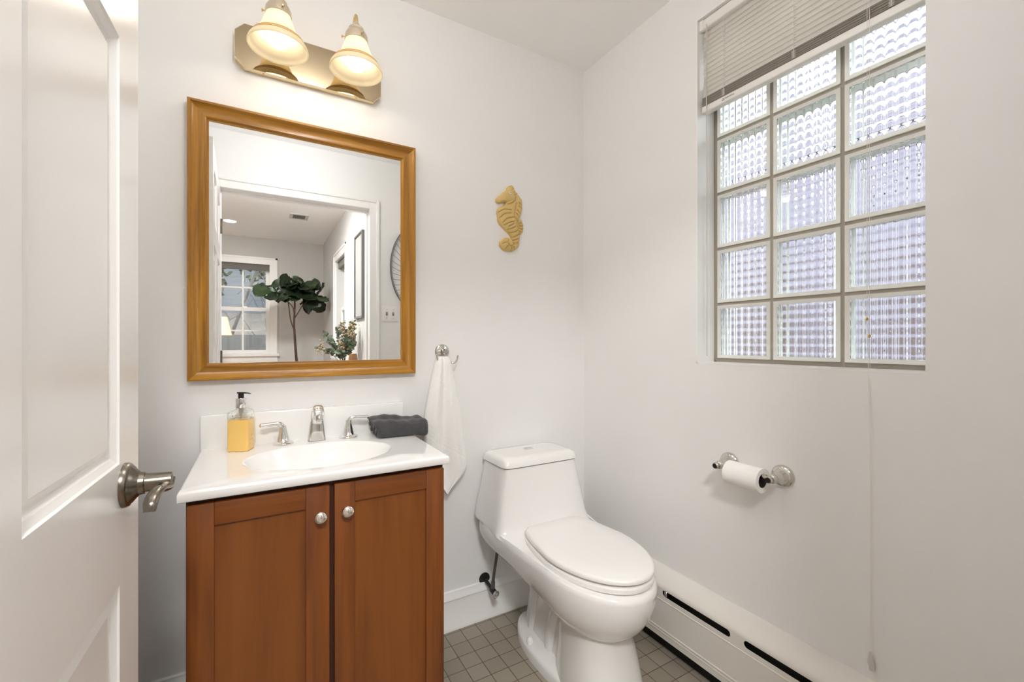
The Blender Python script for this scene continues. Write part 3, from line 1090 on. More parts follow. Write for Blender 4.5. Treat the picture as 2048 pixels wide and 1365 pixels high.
tube(bm, [c0 - nd * 0.010, c0, c0 + nd * 0.012 - Vector((0, 0, .0002)), c0 + nd * 0.022 - Vector((0, 0, .001)), c0 + nd * 0.027 - Vector((0, 0, .0026))], [0.005, 0.006, 0.0046, 0.0036, 0.003], 12, 4, flat=0.45, up=(0, 0, 1))
obj('pump_head', bm, M['black'], sb, label='black pump head')
bm = NB()
lathe(bm, [(0.006, 0.131), (0.0065, 0.115), (0.0045, 0.112), (0.0045, 0.104), (0.001, 0.104)], (bx, by_, TZ), (0, 0, 1), 20)
lathe(bm, [(0.0018, 0.104), (0.0018, 0.0956)], (bx, by_, TZ), (0, 0, 1), 10)
obj('dip_tube', bm, M['tassel'], sb)
# printing: a leaf mark and short lines on two faces
bm = NB()


def mark(face, u0, u1, z, h):
    if face == 'front':
        q = [(u0, -0.0288, z), (u1, -0.0288, z), (u1, -0.0288, z + h), (u0, -0.0288, z + h)]
        q = [(a, -0.02685, c) for a, b, c in q]
        v = (0, -0.0002, 0)
    else:
        q = [(0.02885, u0, z), (0.02885, u1, z), (0.02885, u1, z + h), (0.02885, u0, z + h)]
        v = (0.0002, 0, 0)
    prism(bm, [R2 @ Vector(p) for p in q], R2.to_3x3() @ Vector(v))


for f in ('front', 'side'):
    o_ = -0.012 if f == 'front' else 0.004
    for k in range(6):
        w = 0.0012 * sin((k + 0.7) / 6.4 * pi)
        mark(f, o_ - w, o_ + w, 0.1045 + k * 0.0009, 0.0009)
    obj('leaf_mark', bm, M['ink'], sb, smooth=False, label='small dark leaf mark')
    bm = NB()
for z, a, b in ((0.046, -0.006, 0.006), (0.0415, -0.005, 0.004), (0.033, -0.013, 0.012), (0.027, 0.006, 0.013), (0.022, -0.012, -0.008), (0.0985, -0.010, 0.010), (0.0945, -0.012, 0.008)):
    mark('side', a, b, z, 0.0009)
    obj('text_line', bm, M['ink'], sb, smooth=False, label='fine dark line of printing')
    bm = NB()
mark('front', -0.020, -0.005, 0.0990, 0.0010)
obj('text_line', bm, M['ink'], sb, smooth=False, label='fine dark line of printing')

# ------------------------------------------------------------------ folded charcoal towel
bm = NB()
# a thick rolled-over fold: cross-section in y-z swept along x with wobble
sec = [(1.512, 0.8215), (1.502, 0.827), (1.497, 0.842), (1.499, 0.860), (1.508, 0.873), (1.524, 0.878), (1.545, 0.873), (1.560, 0.874), (1.578, 0.882), (1.598, 0.883), (1.612, 0.874), (1.618, 0.856), (1.619, 0.836), (1.613, 0.8225), (1.58, 0.8212), (1.54, 0.8212)]
secs = catmull([(0, a, b) for a, b in sec + [sec[0]]], 4)[:-1]
rings = []
nx = 30
for i in range(nx + 1):
    t = i / nx
    x = 0.346 + 0.184 * t
    r_end = 1.0
    sc = 1.0
    if t > 0.86:
        q = (t - 0.86) / 0.14
        sc = sqrt(max(1 - q * q, 0.02)) * 0.75 + 0.25
    if t < 0.03:
        sc = 0.95
    ring = []
    for v in secs:
        yy, zz_ = v.y, v.z
        wob = 0.0022 * sin(9 * t + yy * 70) + 0.0012 * sin(31 * t + zz_ * 120)
        zc = 0.8212 + (zz_ - 0.8212) * (1.0 - 0.06 * t) if True else zz_
        if zc > 0.85:
            zc += wob + 0.004 * sin(t * 5 + 0.5) * (1 if yy > 1.53 else 0.3)
        yc = yy + (wob * 0.5 if 0.825 < zz_ < 0.87 else 0) - 0.008 * t
        cyy, czz = 1.556, 0.847
        yc = cyy + (yc - cyy) * sc
        zc = czz + (zc - czz) * sc
        if x > TX1 and zz_ < 0.845:
            zc -= 0.010 * (x - TX1) / 0.045
        ring.append((x + 0.010 * (0.847 - zz_) / 0.03 * (1 - t), yc, max(zc, 0.8208) if x < TX1 + 0.002 else zc))
    rings.append(ring)
loft(bm, rings)
tw = thing('folded_towel', 'charcoal grey hand towel folded on the sink top beside the faucet', 'towel', (0.42, 1.555, TZ))
obj('folded_cloth', bm, M['greyterry'], tw, ang=70)
bm = NB()
for y0_, z0_, r0_ in ((1.512, 0.848, 0.009), (1.512, 0.832, 0.0085), (1.526, 0.861, 0.0085), (1.530, 0.842, 0.010), (1.545, 0.853, 0.009), (1.545, 0.833, 0.0085), (1.562, 0.862, 0.009), (1.565, 0.842, 0.010), (1.582, 0.866, 0.009), (1.586, 0.848, 0.0095), (1.584, 0.832, 0.008), (1.602, 0.858, 0.009), (1.603, 0.838, 0.009)):
    sphere(bm, (0.3455 + random.uniform(-.0015, .0015) + 0.010 * (0.847 - z0_) / 0.03, y0_, z0_), r0_ * 1.06, 12, (0.42, 1, 0.85))
obj('folded_ends', bm, M['greyterry'], tw)

# ------------------------------------------------------------------ hook and white towel
hk = thing('robe_hook', 'polished double robe hook on the wall right of the mirror', 'hook', (0.628, D, 1.108))
bm = NB()
lathe(bm, [(0.001, 0), (0.0295, 0), (0.0295, 0.004), (0.0265, 0.008), (0.0235, 0.009), (0.0215, 0.013), (0.0125, 0.016), (0.010, 0.022), (0.0095, 0.036), (0.012, 0.040), (0.0125, 0.046), (0.010, 0.050), (0.001, 0.051)], (0.628, D, 1.110), (0, -1, 0), 40)
hp = obj('rosette_post', bm, M['nickel'], hk)
for sg in (-1, 1):
    bm = NB()
    tube(bm, [(0.628, D - 0.044, 1.104), (0.628 + sg * 0.008, D - 0.046, 1.080), (0.628 + sg * 0.022, D - 0.052, 1.066), (0.628 + sg * 0.036, D - 0.058, 1.072), (0.628 + sg * 0.042, D - 0.060, 1.090), (0.628 + sg * 0.042, D - 0.060, 1.096)], [0.0045, 0.004, 0.0036, 0.0034, 0.0036, 0.004], 12, 6)
    obj('prong', bm, M['nickel'], hk)

outl = [(1.092, 0.588, 0.636), (1.075, 0.583, 0.642), (1.04, 0.574, 0.652), (1.00, 0.566, 0.662), (0.95, 0.556, 0.674), (0.90, 0.547, 0.683), (0.85, 0.539, 0.690), (0.80, 0.534, 0.696), (0.75, 0.532, 0.702), (0.72, 0.534, 0.708), (0.69, 0.538, 0.712), (0.66, 0.545, 0.713), (0.63, 0.56, 0.702), (0.60, 0.585, 0.672), (0.575, 0.612, 0.644), (0.56, 0.626, 0.632)]
nv, nu = 90, 72
rows_ = []


def outl_at(z):
    for a, b in zip(outl[:-1], outl[1:]):
        if b[0] <= z <= a[0]:
            t = (a[0] - z) / (a[0] - b[0])
            return a[1] + (b[1] - a[1]) * t, a[2] + (b[2] - a[2]) * t
    return outl[-1][1:]


bm = NB()
rings = []
for i in range(nv + 1):
    z = 1.092 - (1.092 - 0.5602) * i / nv
    l, r = outl_at(z)
    g = (1.092 - z) / 0.5
    w = (r - l)
    front, back_ = [], []
    for k in range(nu + 1):
        u = k / nu
        x = l + w * u
        fold = 0.0095 * sin(u * 7.4 + 0.6 + 0.5 * g) * (0.45 + 0.55 * min(1, 1.6 * (1 - g) + 0.3)) + 0.004 * sin(u * 17 + 1.5 * g + 2)
        edge = min(u, 1 - u) * 2
        th = 0.007 + 0.014 * sqrt(min(1, edge * 2.0)) * (1.2 - 0.5 * g)
        top = 1.0 if i > 4 else 0.55 + 0.11 * i
        yc = D - 0.040 - 0.006 * (1 - g)
        hem = 0.0014 * (1 if abs(z - 0.700 + 0.12 * (u - .9)) < 0.004 or abs(z - 0.716 + 0.12 * (u - .9)) < 0.003 or abs(z - 0.732 + 0.12 * (u - .9)) < 0.003 else 0)
        front.append((x, yc - th * top - fold * min(1, edge * 3) + hem, z))
        back_.append((x, min(yc + 0.006 + 0.4 * th * top - 0.4 * fold * min(1, edge * 3), D - 0.004), z))
    rings.append(front + back_[::-1])
loft(bm, rings)
obj('hanging_towel', bm, M['terry'], None, (0.63, D - 0.04, 0.56), 'white terry hand towel hanging from the hook beside the vanity', 'towel', ang=75)

# ------------------------------------------------------------------ seahorse plaque (relief heights on a fine grid)
caps = [
    [(262, 430, 38), (300, 398, 52), (395, 350, 88), (450, 315, 98), (447, 235, 62), (452, 195, 34)],
    [(470, 320, 95), (530, 400, 95), (548, 490, 78), (535, 570, 72), (500, 640, 80)],
    [(470, 440, 85), (430, 530, 95), (372, 615, 128), (392, 690, 142), (450, 775, 118), (495, 850, 92), (517, 920, 72), (525, 985, 60), (508, 1060, 62), (455, 1108, 62), (385, 1108, 58), (350, 1075, 70)],
    [(388, 1072, 102), (400, 1068, 104)],
    [(560, 690, 30), (600, 770, 48), (595, 840, 40), (600, 880, 14)],
    [(600, 690, 32), (622, 760, 30), (612, 830, 32)],
]
grooves = [
    [(505, 340), (500, 390), (455, 440), (385, 468)], [(520, 425), (512, 520), (495, 600), (500, 690), (470, 760), (405, 805)],
    [(262, 610), (330, 555), (430, 548)], [(275, 690), (345, 620), (430, 598)], [(315, 760), (370, 690), (490, 645)], [(340, 790), (400, 750), (470, 720)],
    [(390, 850), (450, 830), (500, 795)], [(410, 900), (480, 880), (545, 840)], [(440, 965), (500, 945), (570, 900)], [(470, 1005), (520, 990), (580, 950)], [(470, 1045), (530, 1040), (580, 1000)],
    [(560, 420), (600, 440)], [(555, 470), (610, 500)], [(530, 530), (590, 580)], [(510, 580), (575, 640)], [(505, 650), (565, 750)], [(510, 740), (580, 850)], [(545, 830), (585, 920)],
    [(450, 270), (470, 215)], [(470, 280), (500, 225)], [(480, 300), (530, 250)], [(480, 318), (560, 280)],
    [(395, 1010), (385, 1050), (410, 1090), (450, 1095), (478, 1060), (470, 1015)], [(315, 1075), (350, 1055)], [(360, 1140), (385, 1100)], [(440, 1165), (445, 1115)], [(500, 1140), (480, 1100)],
    [(570, 720), (640, 700)], [(580, 760), (650, 755)], [(580, 800), (650, 810)], [(580, 840), (640, 860)],
]


def segd(px, py, a, b):
    dx, dy = b[0] - a[0], b[1] - a[1]
    L = dx * dx + dy * dy
    t = 0 if L == 0 else max(0, min(1, ((px - a[0]) * dx + (py - a[1]) * dy) / L))
    return sqrt((px - a[0] - t * dx) ** 2 + (py - a[1] - t * dy) ** 2), t


def sea_h(px, py):
    best = 0
    for ci, ch_ in enumerate(caps):
        for a, b in zip(ch_[:-1], ch_[1:]):
            d, t = segd(px, py, a, b)
            r = a[2] + (b[2] - a[2]) * t
            if d < r:
                amp = 0.006 if ci >= 4 else min(0.007 + 0.00012 * r, 0.021) + (0.003 if ci == 0 else 0)
                best = max(best, amp * (1 - (d / r) ** 3.2) ** 0.5 + 0.003)
    if best <= 0:
        return 0
    g = 0
    for ln in grooves:
        for a, b in zip(ln[:-1], ln[1:]):
            d, t = segd(px, py, a, b)
            if d < 26:
                g = max(g, math.exp(-(d / 7.5) ** 2))
    return max(best - 0.0062 * g, 0.0015)


bm = NB()
stp = 5.0
vid = {}
x_lo, x_hi, y_lo, y_hi2 = 210, 670, 150, 1185
nxx, nyy = int((x_hi - x_lo) / stp), int((y_hi2 - y_lo) / stp)
hgt = [[sea_h(x_lo + i * stp, y_lo + j * stp) for i in range(nxx + 1)] for j in range(nyy + 1)]


def sv(i, j, h):
    return (0.864 + (x_lo + i * stp - 220) * 0.000326, D - h, 1.822 - (y_lo + j * stp - 165) * 0.0002826)


def gv(i, j):
    if (i, j) not in vid:
        vid[(i, j)] = bm.verts.new(sv(i, j, max(hgt[j][i], 0.0008)))
    return vid[(i, j)]


for j in range(nyy):
    for i in range(nxx):
        c4 = [(i, j), (i + 1, j), (i + 1, j + 1), (i, j + 1)]
        n = sum(1 for a, b in c4 if hgt[b][a] > 0)
        if n >= 3:
            bm.faces.new([gv(a, b) for a, b in c4])
bedges = [e for e in bm.edges if len(e.link_faces) == 1]
# soften the stair-stepped outline, then give it a rim down to the wall
for _ in range(3):
    nb = {}
    for e in bedges:
        a, b = e.verts
        nb.setdefault(a, []).append(b); nb.setdefault(b, []).append(a)
    new = {v: (v.co + sum((q.co for q in l), Vector()) / len(l)) / 2 for v, l in nb.items()}
    for v, c in new.items():
        v.co.x, v.co.z = c.x, c.z
r = bmesh.ops.extrude_edge_only(bm, edges=bedges)
for v in [g for g in r['geom'] if isinstance(g, bmesh.types.BMVert)]:
    v.co.y = D - 0.0001
sea = thing('seahorse_plaque', 'sandy yellow carved seahorse ornament hanging on the wall above the toilet', 'wall ornament', (0.934, D, 1.68))
obj('carved_body', bm, M['clay'], sea, ang=60)
bm = NB()
ec = sv((412 - x_lo) / stp, (300 - y_lo) / stp, 0.0255)
sphere(bm, ec, 0.0085, 16, (1, 0.35, 0.55))
obj('eye', bm, M['shell'], sea)
bm = NB()
tube(bm, [(ec[0] - 0.005, ec[1] - 0.003, ec[2] + 0.0012), (ec[0] + 0.005, ec[1] - 0.003, ec[2] - 0.0015)], 0.0011, 8)
obj('pupil', bm, M['ink'], sea)

# ------------------------------------------------------------------ toilet
to = thing('toilet', 'white one piece toilet with closed lid in the corner', 'toilet', (0.97, 1.3, 0))
TC = 0.972
NT = 72


def egg(hwf, hwb, yf, yb, zf, zb, nf=2.0, nb=2.6, cx=TC, ym=None):
    """closed ring; half width blends from hwf (front half) to hwb (back), heights from zf to zb"""
    ym = ym if ym is not None else yf + (yb - yf) * 0.42
    pts = []
    for k in range(NT):
        a = 2 * pi * k / NT
        c_, s_ = cos(a), sin(a)
        n = nf if s_ < 0 else nb
        xx = math.copysign(abs(c_) ** (2 / n), c_)
        yy = math.copysign(abs(s_) ** (2 / n), s_)
        y = ym + yy * ((yb - ym) if s_ >= 0 else (ym - yf))
        t = min(1, max(0, (y - ym) / max(yb - ym, 1e-6)))
        t = t * t * (3 - 2 * t)
        hw = hwf + (hwb - hwf) * t
        tz = (y - yf) / (yb - yf)
        pts.append((cx + xx * hw, y, zf + (zb - zf) * tz))
    return pts


bm = NB()
YB = 1.632
YM = 1.17
rings = [egg(0.06, 0.06, 1.10, 1.50, 0.20, 0.30, 2, 3, ym=YM),
         egg(0.115, 0.115, 1.03, YB - .03, 0.215, 0.345, 2, 4, ym=YM),
         egg(0.145, 0.17, 0.985, YB - .01, 0.235, 0.365, 2, 5, ym=YM),
         egg(0.165, 0.205, 0.95, YB, 0.270, 0.372, 2, 6, ym=YM),
         egg(0.177, 0.228, 0.925, YB, 0.310, 0.386, 2, 6, ym=YM),
         egg(0.182, 0.236, 0.914, YB, 0.350, 0.402, 2, 6, ym=YM),
         egg(0.182, 0.238, 0.911, YB, 0.385, 0.424, 2, 6, ym=YM),
         egg(0.179, 0.237, 0.914, YB, 0.397, 0.440, 2, 6, ym=YM),
         egg(0.172, 0.235, 0.922, YB, 0.402, 0.450, 2, 6, ym=YM),
         egg(0.205, 0.234, 1.25, YB, 0.406, 0.455, 3, 6, ym=1.46),
         egg(0.217, 0.232, 1.345, YB, 0.412, 0.462, 4, 6, ym=1.49),
         egg(0.217, 0.229, 1.385, YB, 0.428, 0.470, 5, 6, ym=1.51),
         egg(0.213, 0.224, 1.402, YB, 0.455, 0.487, 6, 6, ym=1.52),
         egg(0.205, 0.214, 1.412, YB, 0.50, 0.520, 7, 7, ym=1.525),
         egg(0.192, 0.198, 1.420, YB, 0.56, 0.57, 7, 7, ym=1.53),
         egg(0.179, 0.184, 1.428, YB, 0.62, 0.62, 8, 8, ym=1.535),
         egg(0.170, 0.175, 1.433, YB, 0.665, 0.665, 8, 8, ym=1.535)]
dxs = 0.0
loft(bm, rings)
# front column, trapway and foot flange
loft(bm, [egg(0.128, 0.12, 0.965, 1.27, 0, 0, 2.4, 2.6), egg(0.124, 0.115, 0.972, 1.265, 0.05, 0.05, 2.4, 2.6), egg(0.112, 0.105, 0.99, 1.26, 0.14, 0.14, 2.3, 2.6), egg(0.104, 0.10, 1.005, 1.26, 0.21, 0.21, 2.2, 2.6), egg(0.105, 0.10, 1.0, 1.26, 0.25, 0.26, 2.2, 2.6), egg(0.12, 0.11, 0.99, 1.26, 0.285, 0.29, 2.2, 2.6)])
loft(bm, [egg(0.075, 0.07, 1.10, 1.53, 0.02, 0.02, 3, 3), egg(0.068, 0.06, 1.10, 1.51, 0.10, 0.10, 3, 3), egg(0.062, 0.055, 1.10, 1.50, 0.2, 0.2, 3, 3), egg(0.068, 0.065, 1.10, 1.52, 0.30, 0.30, 3, 3), egg(0.09, 0.09, 1.10, 1.55, 0.38, 0.38, 3, 3)])
loft(bm, [egg(0.129, 0.122, 0.98, 1.548, 0, 0, 2.4, 2.3, ym=1.3), egg(0.129, 0.122, 0.98, 1.548, 0.026, 0.026, 2.4, 2.3, ym=1.3), egg(0.124, 0.117, 0.985, 1.543, 0.036, 0.036, 2.4, 2.3, ym=1.3), egg(0.11, 0.105, 1.0, 1.53, 0.042, 0.042, 2.4, 2.3, ym=1.3), egg(0.05, 0.05, 1.05, 1.45, 0.05, 0.05, 2.4, 2.3, ym=1.3)])
for sg in (-1, 1):
    tube(bm, [(TC + sg * 0.046, 1.43, 0.03), (TC + sg * 0.044, 1.42, 0.15), (TC + sg * 0.046, 1.41, 0.27), (TC + sg * 0.055, 1.38, 0.36)], [0.027, 0.025, 0.028, 0.036], 20, 5)
    tube(bm, [(TC + sg * 0.052, 1.30, 0.03), (TC + sg * 0.054, 1.29, 0.12), (TC + sg * 0.042, 1.26, 0.24)], [0.030, 0.028, 0.026], 18, 5)
obj('bowl_and_tank', bm, M['porcelain'], to, ang=70)
bm = NB()
hw = 0.1755
loft(bm, [egg(hw - .003, hw, 1.434, YB + .002, 0.6675, 0.6675, 9, 9, ym=1.535), egg(hw + .001, hw + .004, 1.429, YB + .004, 0.670, 0.670, 9, 9, ym=1.535), egg(hw - .002, hw, 1.432, YB + .003, 0.684, 0.684, 9, 9, ym=1.535), egg(hw - .008, hw - .006, 1.438, YB - .002, 0.696, 0.696, 8, 8, ym=1.535), egg(hw - .018, hw - .016, 1.448, YB - .010, 0.7015, 0.7015, 7, 7, ym=1.535), egg(hw - .04, hw - .04, 1.468, YB - .03, 0.7025, 0.7025, 6, 6, ym=1.535)])
tl = obj('tank_lid', bm, M['porcelain'], to, ang=60)
bm = NB()
lathe(bm, [(0.021, 0), (0.0215, 0.002), (0.018, 0.0035), (0.0165, 0.0022), (0.001, 0.0026)], (TC, 1.548, 0.702), (0, 0, 1), 36)
box(bm, TC - 0.014, TC + 0.014, 1.5475, 1.5485, 0.7044, 0.7056)
obj('flush_button', bm, M['chrome'], tl)
LC = 0.983
bm = NB()
a_ = dict(nf=2.0, nb=7, ym=1.185, cx=LC)
loft(bm, [egg(0.155, 0.1250, 0.942, 1.40, 0.4045, 0.410, **a_), egg(0.170, 0.1400, 0.927, 1.41, 0.4085, 0.4135, **a_), egg(0.171, 0.1410, 0.926, 1.41, 0.420, 0.425, **a_), egg(0.168, 0.1380, 0.929, 1.408, 0.4255, 0.429, **a_), egg(0.158, 0.1280, 0.939, 1.400, 0.427, 0.430, **a_)])
obj('toilet_seat', bm, M['plastic'], to, ang=60)
bm = NB()
loft(bm, [egg(0.155, 0.1250, 0.940, 1.394, 0.4325, 0.4335, **a_), egg(0.1695, 0.1395, 0.925, 1.405, 0.4362, 0.4372, **a_), egg(0.170, 0.1400, 0.9245, 1.405, 0.443, 0.445, **a_), egg(0.167, 0.1370, 0.928, 1.403, 0.4485, 0.4505, **a_), egg(0.160, 0.1300, 0.936, 1.396, 0.451, 0.4535, **a_), egg(0.10, 0.10, 1.0, 1.33, 0.452, 0.4545, **a_)])
obj('seat_lid', bm, M['plastic'], to, ang=60)
for sg in (-1, 1):
    bm = NB()
    lathe(bm, [(0.013, 0), (0.0125, 0.013), (0.0105, 0.021), (0.006, 0.0255), (0.0003, 0.0265)], (TC + sg * 0.107, 1.365, 0.034), (0, 0, 1), 24)
    obj('bolt_cap', bm, M['plastic'], to)

# ------------------------------------------------------------------ supply valve
sv_ = thing('shutoff_valve', 'dark water shutoff valve with a hose low on the wall beside the toilet', 'valve', (0.815, D, 0.155))
bm = NB()
lathe(bm, [(0.024, 0), (0.024, 0.003), (0.014, 0.005), (0.009, 0.006)], (0.815, D - 0.0005, 0.160), (0, -1, 0), 28)
tube(bm, [(0.815, D, 0.160), (0.817, D - 0.07, 0.146)], 0.0075, 14)
tube(bm, [(0.817, D - 0.066, 0.146), (0.8185, D - 0.092, 0.141)], 0.0115, 16)
vb = obj('valve_body', bm, M['dark'], sv_)
bm = NB()
lathe(bm, [(0.001, 0), (0.006, 0), (0.006, 0.006), (0.017, 0.008), (0.018, 0.013), (0.013, 0.016), (0.006, 0.0145), (0.001, 0.016)], (0.8185, D - 0.088, 0.141), (0.06, -1, -0.2), 24)
bmesh.ops.scale(bm, verts=bm.verts[:], vec=(0.75, 1, 1), space=Matrix.Translation((-0.8185, 0, 0)))
obj('oval_handle', bm, M['nickel'], vb)
bm = NB()
tube(bm, [(0.8175, D - 0.075, 0.148), (0.8185, D - 0.075, 0.185), (0.825, D - 0.078, 0.24), (0.832, D - 0.082, 0.30), (0.832, D - 0.085, 0.372)], 0.0062, 12, 6)
tube(bm, [(0.8175, D - 0.075, 0.150), (0.818, D - 0.075, 0.180)], 0.0085, 6)
obj('hose', bm, M['hose'], sv_)

# ------------------------------------------------------------------ toilet paper holder and roll
th = thing('toilet_paper_holder', 'polished toilet paper holder with two round posts on the right wall', 'paper holder', (W, 0.808, 0.75))
for y in (0.893, 0.723):
    bm = NB()
    lathe(bm, [(0.001, 0), (0.0335, 0), (0.0335, 0.003), (0.031, 0.008), (0.026, 0.011), (0.0225, 0.0125), (0.021, 0.017), (0.0155, 0.022), (0.0115, 0.032), (0.0095, 0.042), (0.0095, 0.046), (0.0125, 0.049), (0.0135, 0.055), (0.0125, 0.061), (0.0085, 0.064), (0.0085, 0.067), (0.0105, 0.070), (0.0105, 0.077), (0.008, 0.080), (0.0072, 0.078), (0.001, 0.0775)], (W, y, 0.750), (-1, 0, 0), 40)
    pt = obj('post', bm, M['nickel'], th)
    bm = NB()
    lathe(bm, [(0.001, 0), (0.0068, 0), (0.0068, 0.0006), (0.001, 0.0008)], (W - 0.0782, y, 0.750), (-1, 0, 0), 20)
    obj('end_inset', bm, M['dark'], pt)
bm = NB()
RXC = W - 0.055
tube(bm, [(RXC, 0.732, 0.749), (RXC, 0.742, 0.749), (RXC, 0.7421, 0.749), (RXC, 0.874, 0.749), (RXC, 0.8741, 0.749), (RXC, 0.884, 0.749)], [0.006, 0.006, 0.0085, 0.0085, 0.006, 0.006], 20)
obj('roller', bm, M['nickel'], th)
bm = NB()
rz = 0.749 - 0.0125
lathe(bm, [(0.0212, 0), (0.0362, 0), (0.0362, 0.108), (0.0212, 0.108), (0.0212, 0)], (RXC, 0.752, rz), (0, 1, 0), 56, False, False)
rl_ = thing('toilet_roll', 'nearly used white toilet paper roll hanging on its holder', 'toilet paper', (RXC, 0.806, rz - 0.036))
bmesh.ops.remove_doubles(bm, verts=bm.verts[:], dist=1e-5)
obj('paper', bm, M['paper'], rl_)
bm = NB()
lathe(bm, [(0.0202, 0.0005), (0.0212, 0.0005), (0.0212, 0.1075), (0.0202, 0.1075), (0.0202, 0.0005)], (RXC, 0.752, rz), (0, 1, 0), 48, False, False)
obj('cardboard_core', bm, M['core'], rl_)

# ------------------------------------------------------------------ baseboard heater
ht = thing('baseboard_heater', 'white hot water baseboard heater along the right wall', 'heater', (W - 0.03, 0.9, 0))
HF = 1.284
HY0, HY1 = 0.112, D - 0.024
bm = NB()
top = [(W - .0005, 0.293), (W - 0.006, 0.293), (W - 0.022, 0.284), (W - 0.042, 0.268), (HF + 0.006, 0.254), (HF + 0.001, 0.247), (HF, 0.240), (HF, 0.2375), (HF + 0.002, 0.2375), (HF + 0.003, 0.246), (W - 0.042, 0.264), (W - .0005, 0.289)]
loft(bm, [[(a, y, b) for a, b in top] for y in (HY0, HY1)])
hv = obj('cover', bm, M['heater'], ht, ang=40)
bm = NB()
fr = [(HF + 0.002, 0.2145), (HF, 0.2145), (HF, 0.200), (HF - 0.0015, 0.199), (HF - 0.0015, 0.1965), (HF, 0.1955), (HF, 0.094), (HF - 0.0025, 0.093), (HF - 0.0025, 0.088), (HF, 0.087), (HF, 0.083), (HF - 0.002, 0.082), (HF - 0.002, 0.0785), (HF, 0.0775), (HF, 0.058), (HF + 0.012, 0.056), (HF + 0.012, 0.058), (HF + 0.002, 0.060)]
loft(bm, [[(a, y, b) for a, b in fr] for y in (HY0, HY1)])
obj('front_panel', bm, M['heater'], ht, ang=25)
# solid stretches of the slotted band, with rounded slot ends
slots = [(1.107, 0.862), (0.795, 0.560), (0.49, 0.25)]
edges_ = [HY1] + [v for s in slots for v in s] + [HY0]
zc, rs = 0.226, 0.0116
for k in range(0, len(edges_), 2):
    ya, yb_ = edges_[k], edges_[k + 1]
    poly = [(ya, zc + rs), (ya, zc - rs)] if k == 0 else [(ya + rs * (1 - sin(pi * q / 8)) - rs, zc + rs * cos(pi * q / 8)) for q in range(9)]
    if k + 2 >= len(edges_):
        poly += [(yb_, zc - rs), (yb_, zc + rs)]
    else:
        poly += [(yb_ - rs * (1 - sin(pi * q / 8)) + rs, zc - rs * cos(pi * q / 8)) for q in range(9)]
    poly2 = []
    for y, z in poly:
        poly2.append((HF, y, z))
    bm = NB()
    prism(bm, poly2, (0.002, 0, 0))
    obj('slot_band', bm, M['heater'], ht, smooth=False)
bm = NB()
box(bm, HF + 0.02, W - 0.001, HY0 + 0.001, HY1 - 0.001, 0.06, 0.246)  # black filler, its colour stands for the shade behind the slots
box(bm, HF + 0.036, W - 0.001, HY0 + 0.001, HY1 - 0.001, 0.001, 0.06)  # black block in place of the shade under the heater
obj('dark_inside', bm, M['void'], ht, smooth=False)
bm = NB()
box(bm, HF - 0.0008, HF + 0.004, 1.098, 1.110, 0.2165, 0.2355, 0.001, 1)
lathe(bm, [(0.0035, 0), (0.003, 0.0012), (0.0005, 0.0018)], (HF - 0.0008, 1.1035, 0.228), (-1, 0, 0), 12)
obj('damper_clip', bm, M['nickel'], ht)
for y in (HY0, HY1 - 0.003):
    bm = NB()
    prism(bm, [(W - .0005, y, 0.055), (HF, y, 0.055), (HF, y, 0.245), (W - 0.04, y, 0.266), (W - .0005, y, 0.291)], (0, 0.003, 0))
    obj('end_cap', bm, M['heater'], ht, smooth=False)

# ------------------------------------------------------------------ wall art and switch on the doorway wall (mirror view)
wa = thing('wire_wall_art', 'oval grey wire wall art with fanned spokes above the light switch', 'wall art', (1.037, YW, 1.69))
bm = NB()
ac, az, aa, ab = 1.040, 1.69, 0.222, 0.325
for s_, r in ((1.0, 0.0045), (0.965, 0.002)):
    q = [(ac + aa * s_ * cos(2 * pi * k / 72), YW + 0.016, az + ab * s_ * sin(2 * pi * k / 72)) for k in range(72)]
    tube(bm, q + [q[0]], r, 8)
obj('rim', bm, M['wire'], wa)
for k in range(44):
    bm = NB()
    a = 2 * pi * k / 44
    tube(bm, [(ac + 0.05 + 0.03 * cos(a), YW + 0.016, az - 0.10 + 0.03 * sin(a)), (ac + aa * .965 * cos(a), YW + 0.016, az + ab * .965 * sin(a))], 0.0016, 6)
    obj('spoke', bm, M['wire'], wa)
bm = NB()
lathe(bm, [(0.001, 0), (0.034, 0), (0.03, 0.010), (0.001, 0.014)], (ac + .05, YW + 0.0145, az - 0.10), (0, 1, 0), 24)
obj('hub', bm, M['wire'], wa)
for a in (0.5, 2.6, 4.7):
    bm = NB()
    tube(bm, [(ac + aa * cos(a), YW, az + ab * sin(a)), (ac + aa * cos(a), YW + 0.016, az + ab * sin(a))], 0.003, 8)
    obj('wall_mount', bm, M['wire'], wa)

ls = thing('light_switch', 'double white toggle light switch beside the doorway, reflected in the mirror', 'light switch', (0.817, YW, 1.35))
bm = NB(); box(bm, 0.760, 0.873, YW, YW + 0.006, 1.293, 1.408, 0.003)
obj('switch_plate', bm, M['switch'], ls)
for x in (0.794, 0.840):
    bm = NB()
    box(bm, x - 0.005, x + 0.005, YW + 0.004, YW + 0.018, 1.346, 1.360, 0.001, 1)
    box(bm, x - 0.007, x + 0.007, YW + 0.0045, YW + 0.0075, 1.337, 1.364)
    obj('toggle', bm, M['art'], ls)
for x in (0.794, 0.840):
    for z in (1.320, 1.381):
        bm = NB()
        lathe(bm, [(0.003, 0), (0.0028, 0.001), (0.001, 0.0012)], (x, YW + 0.006, z), (0, 1, 0), 10)
        obj('plate_screw', bm, M['nickel'], ls)

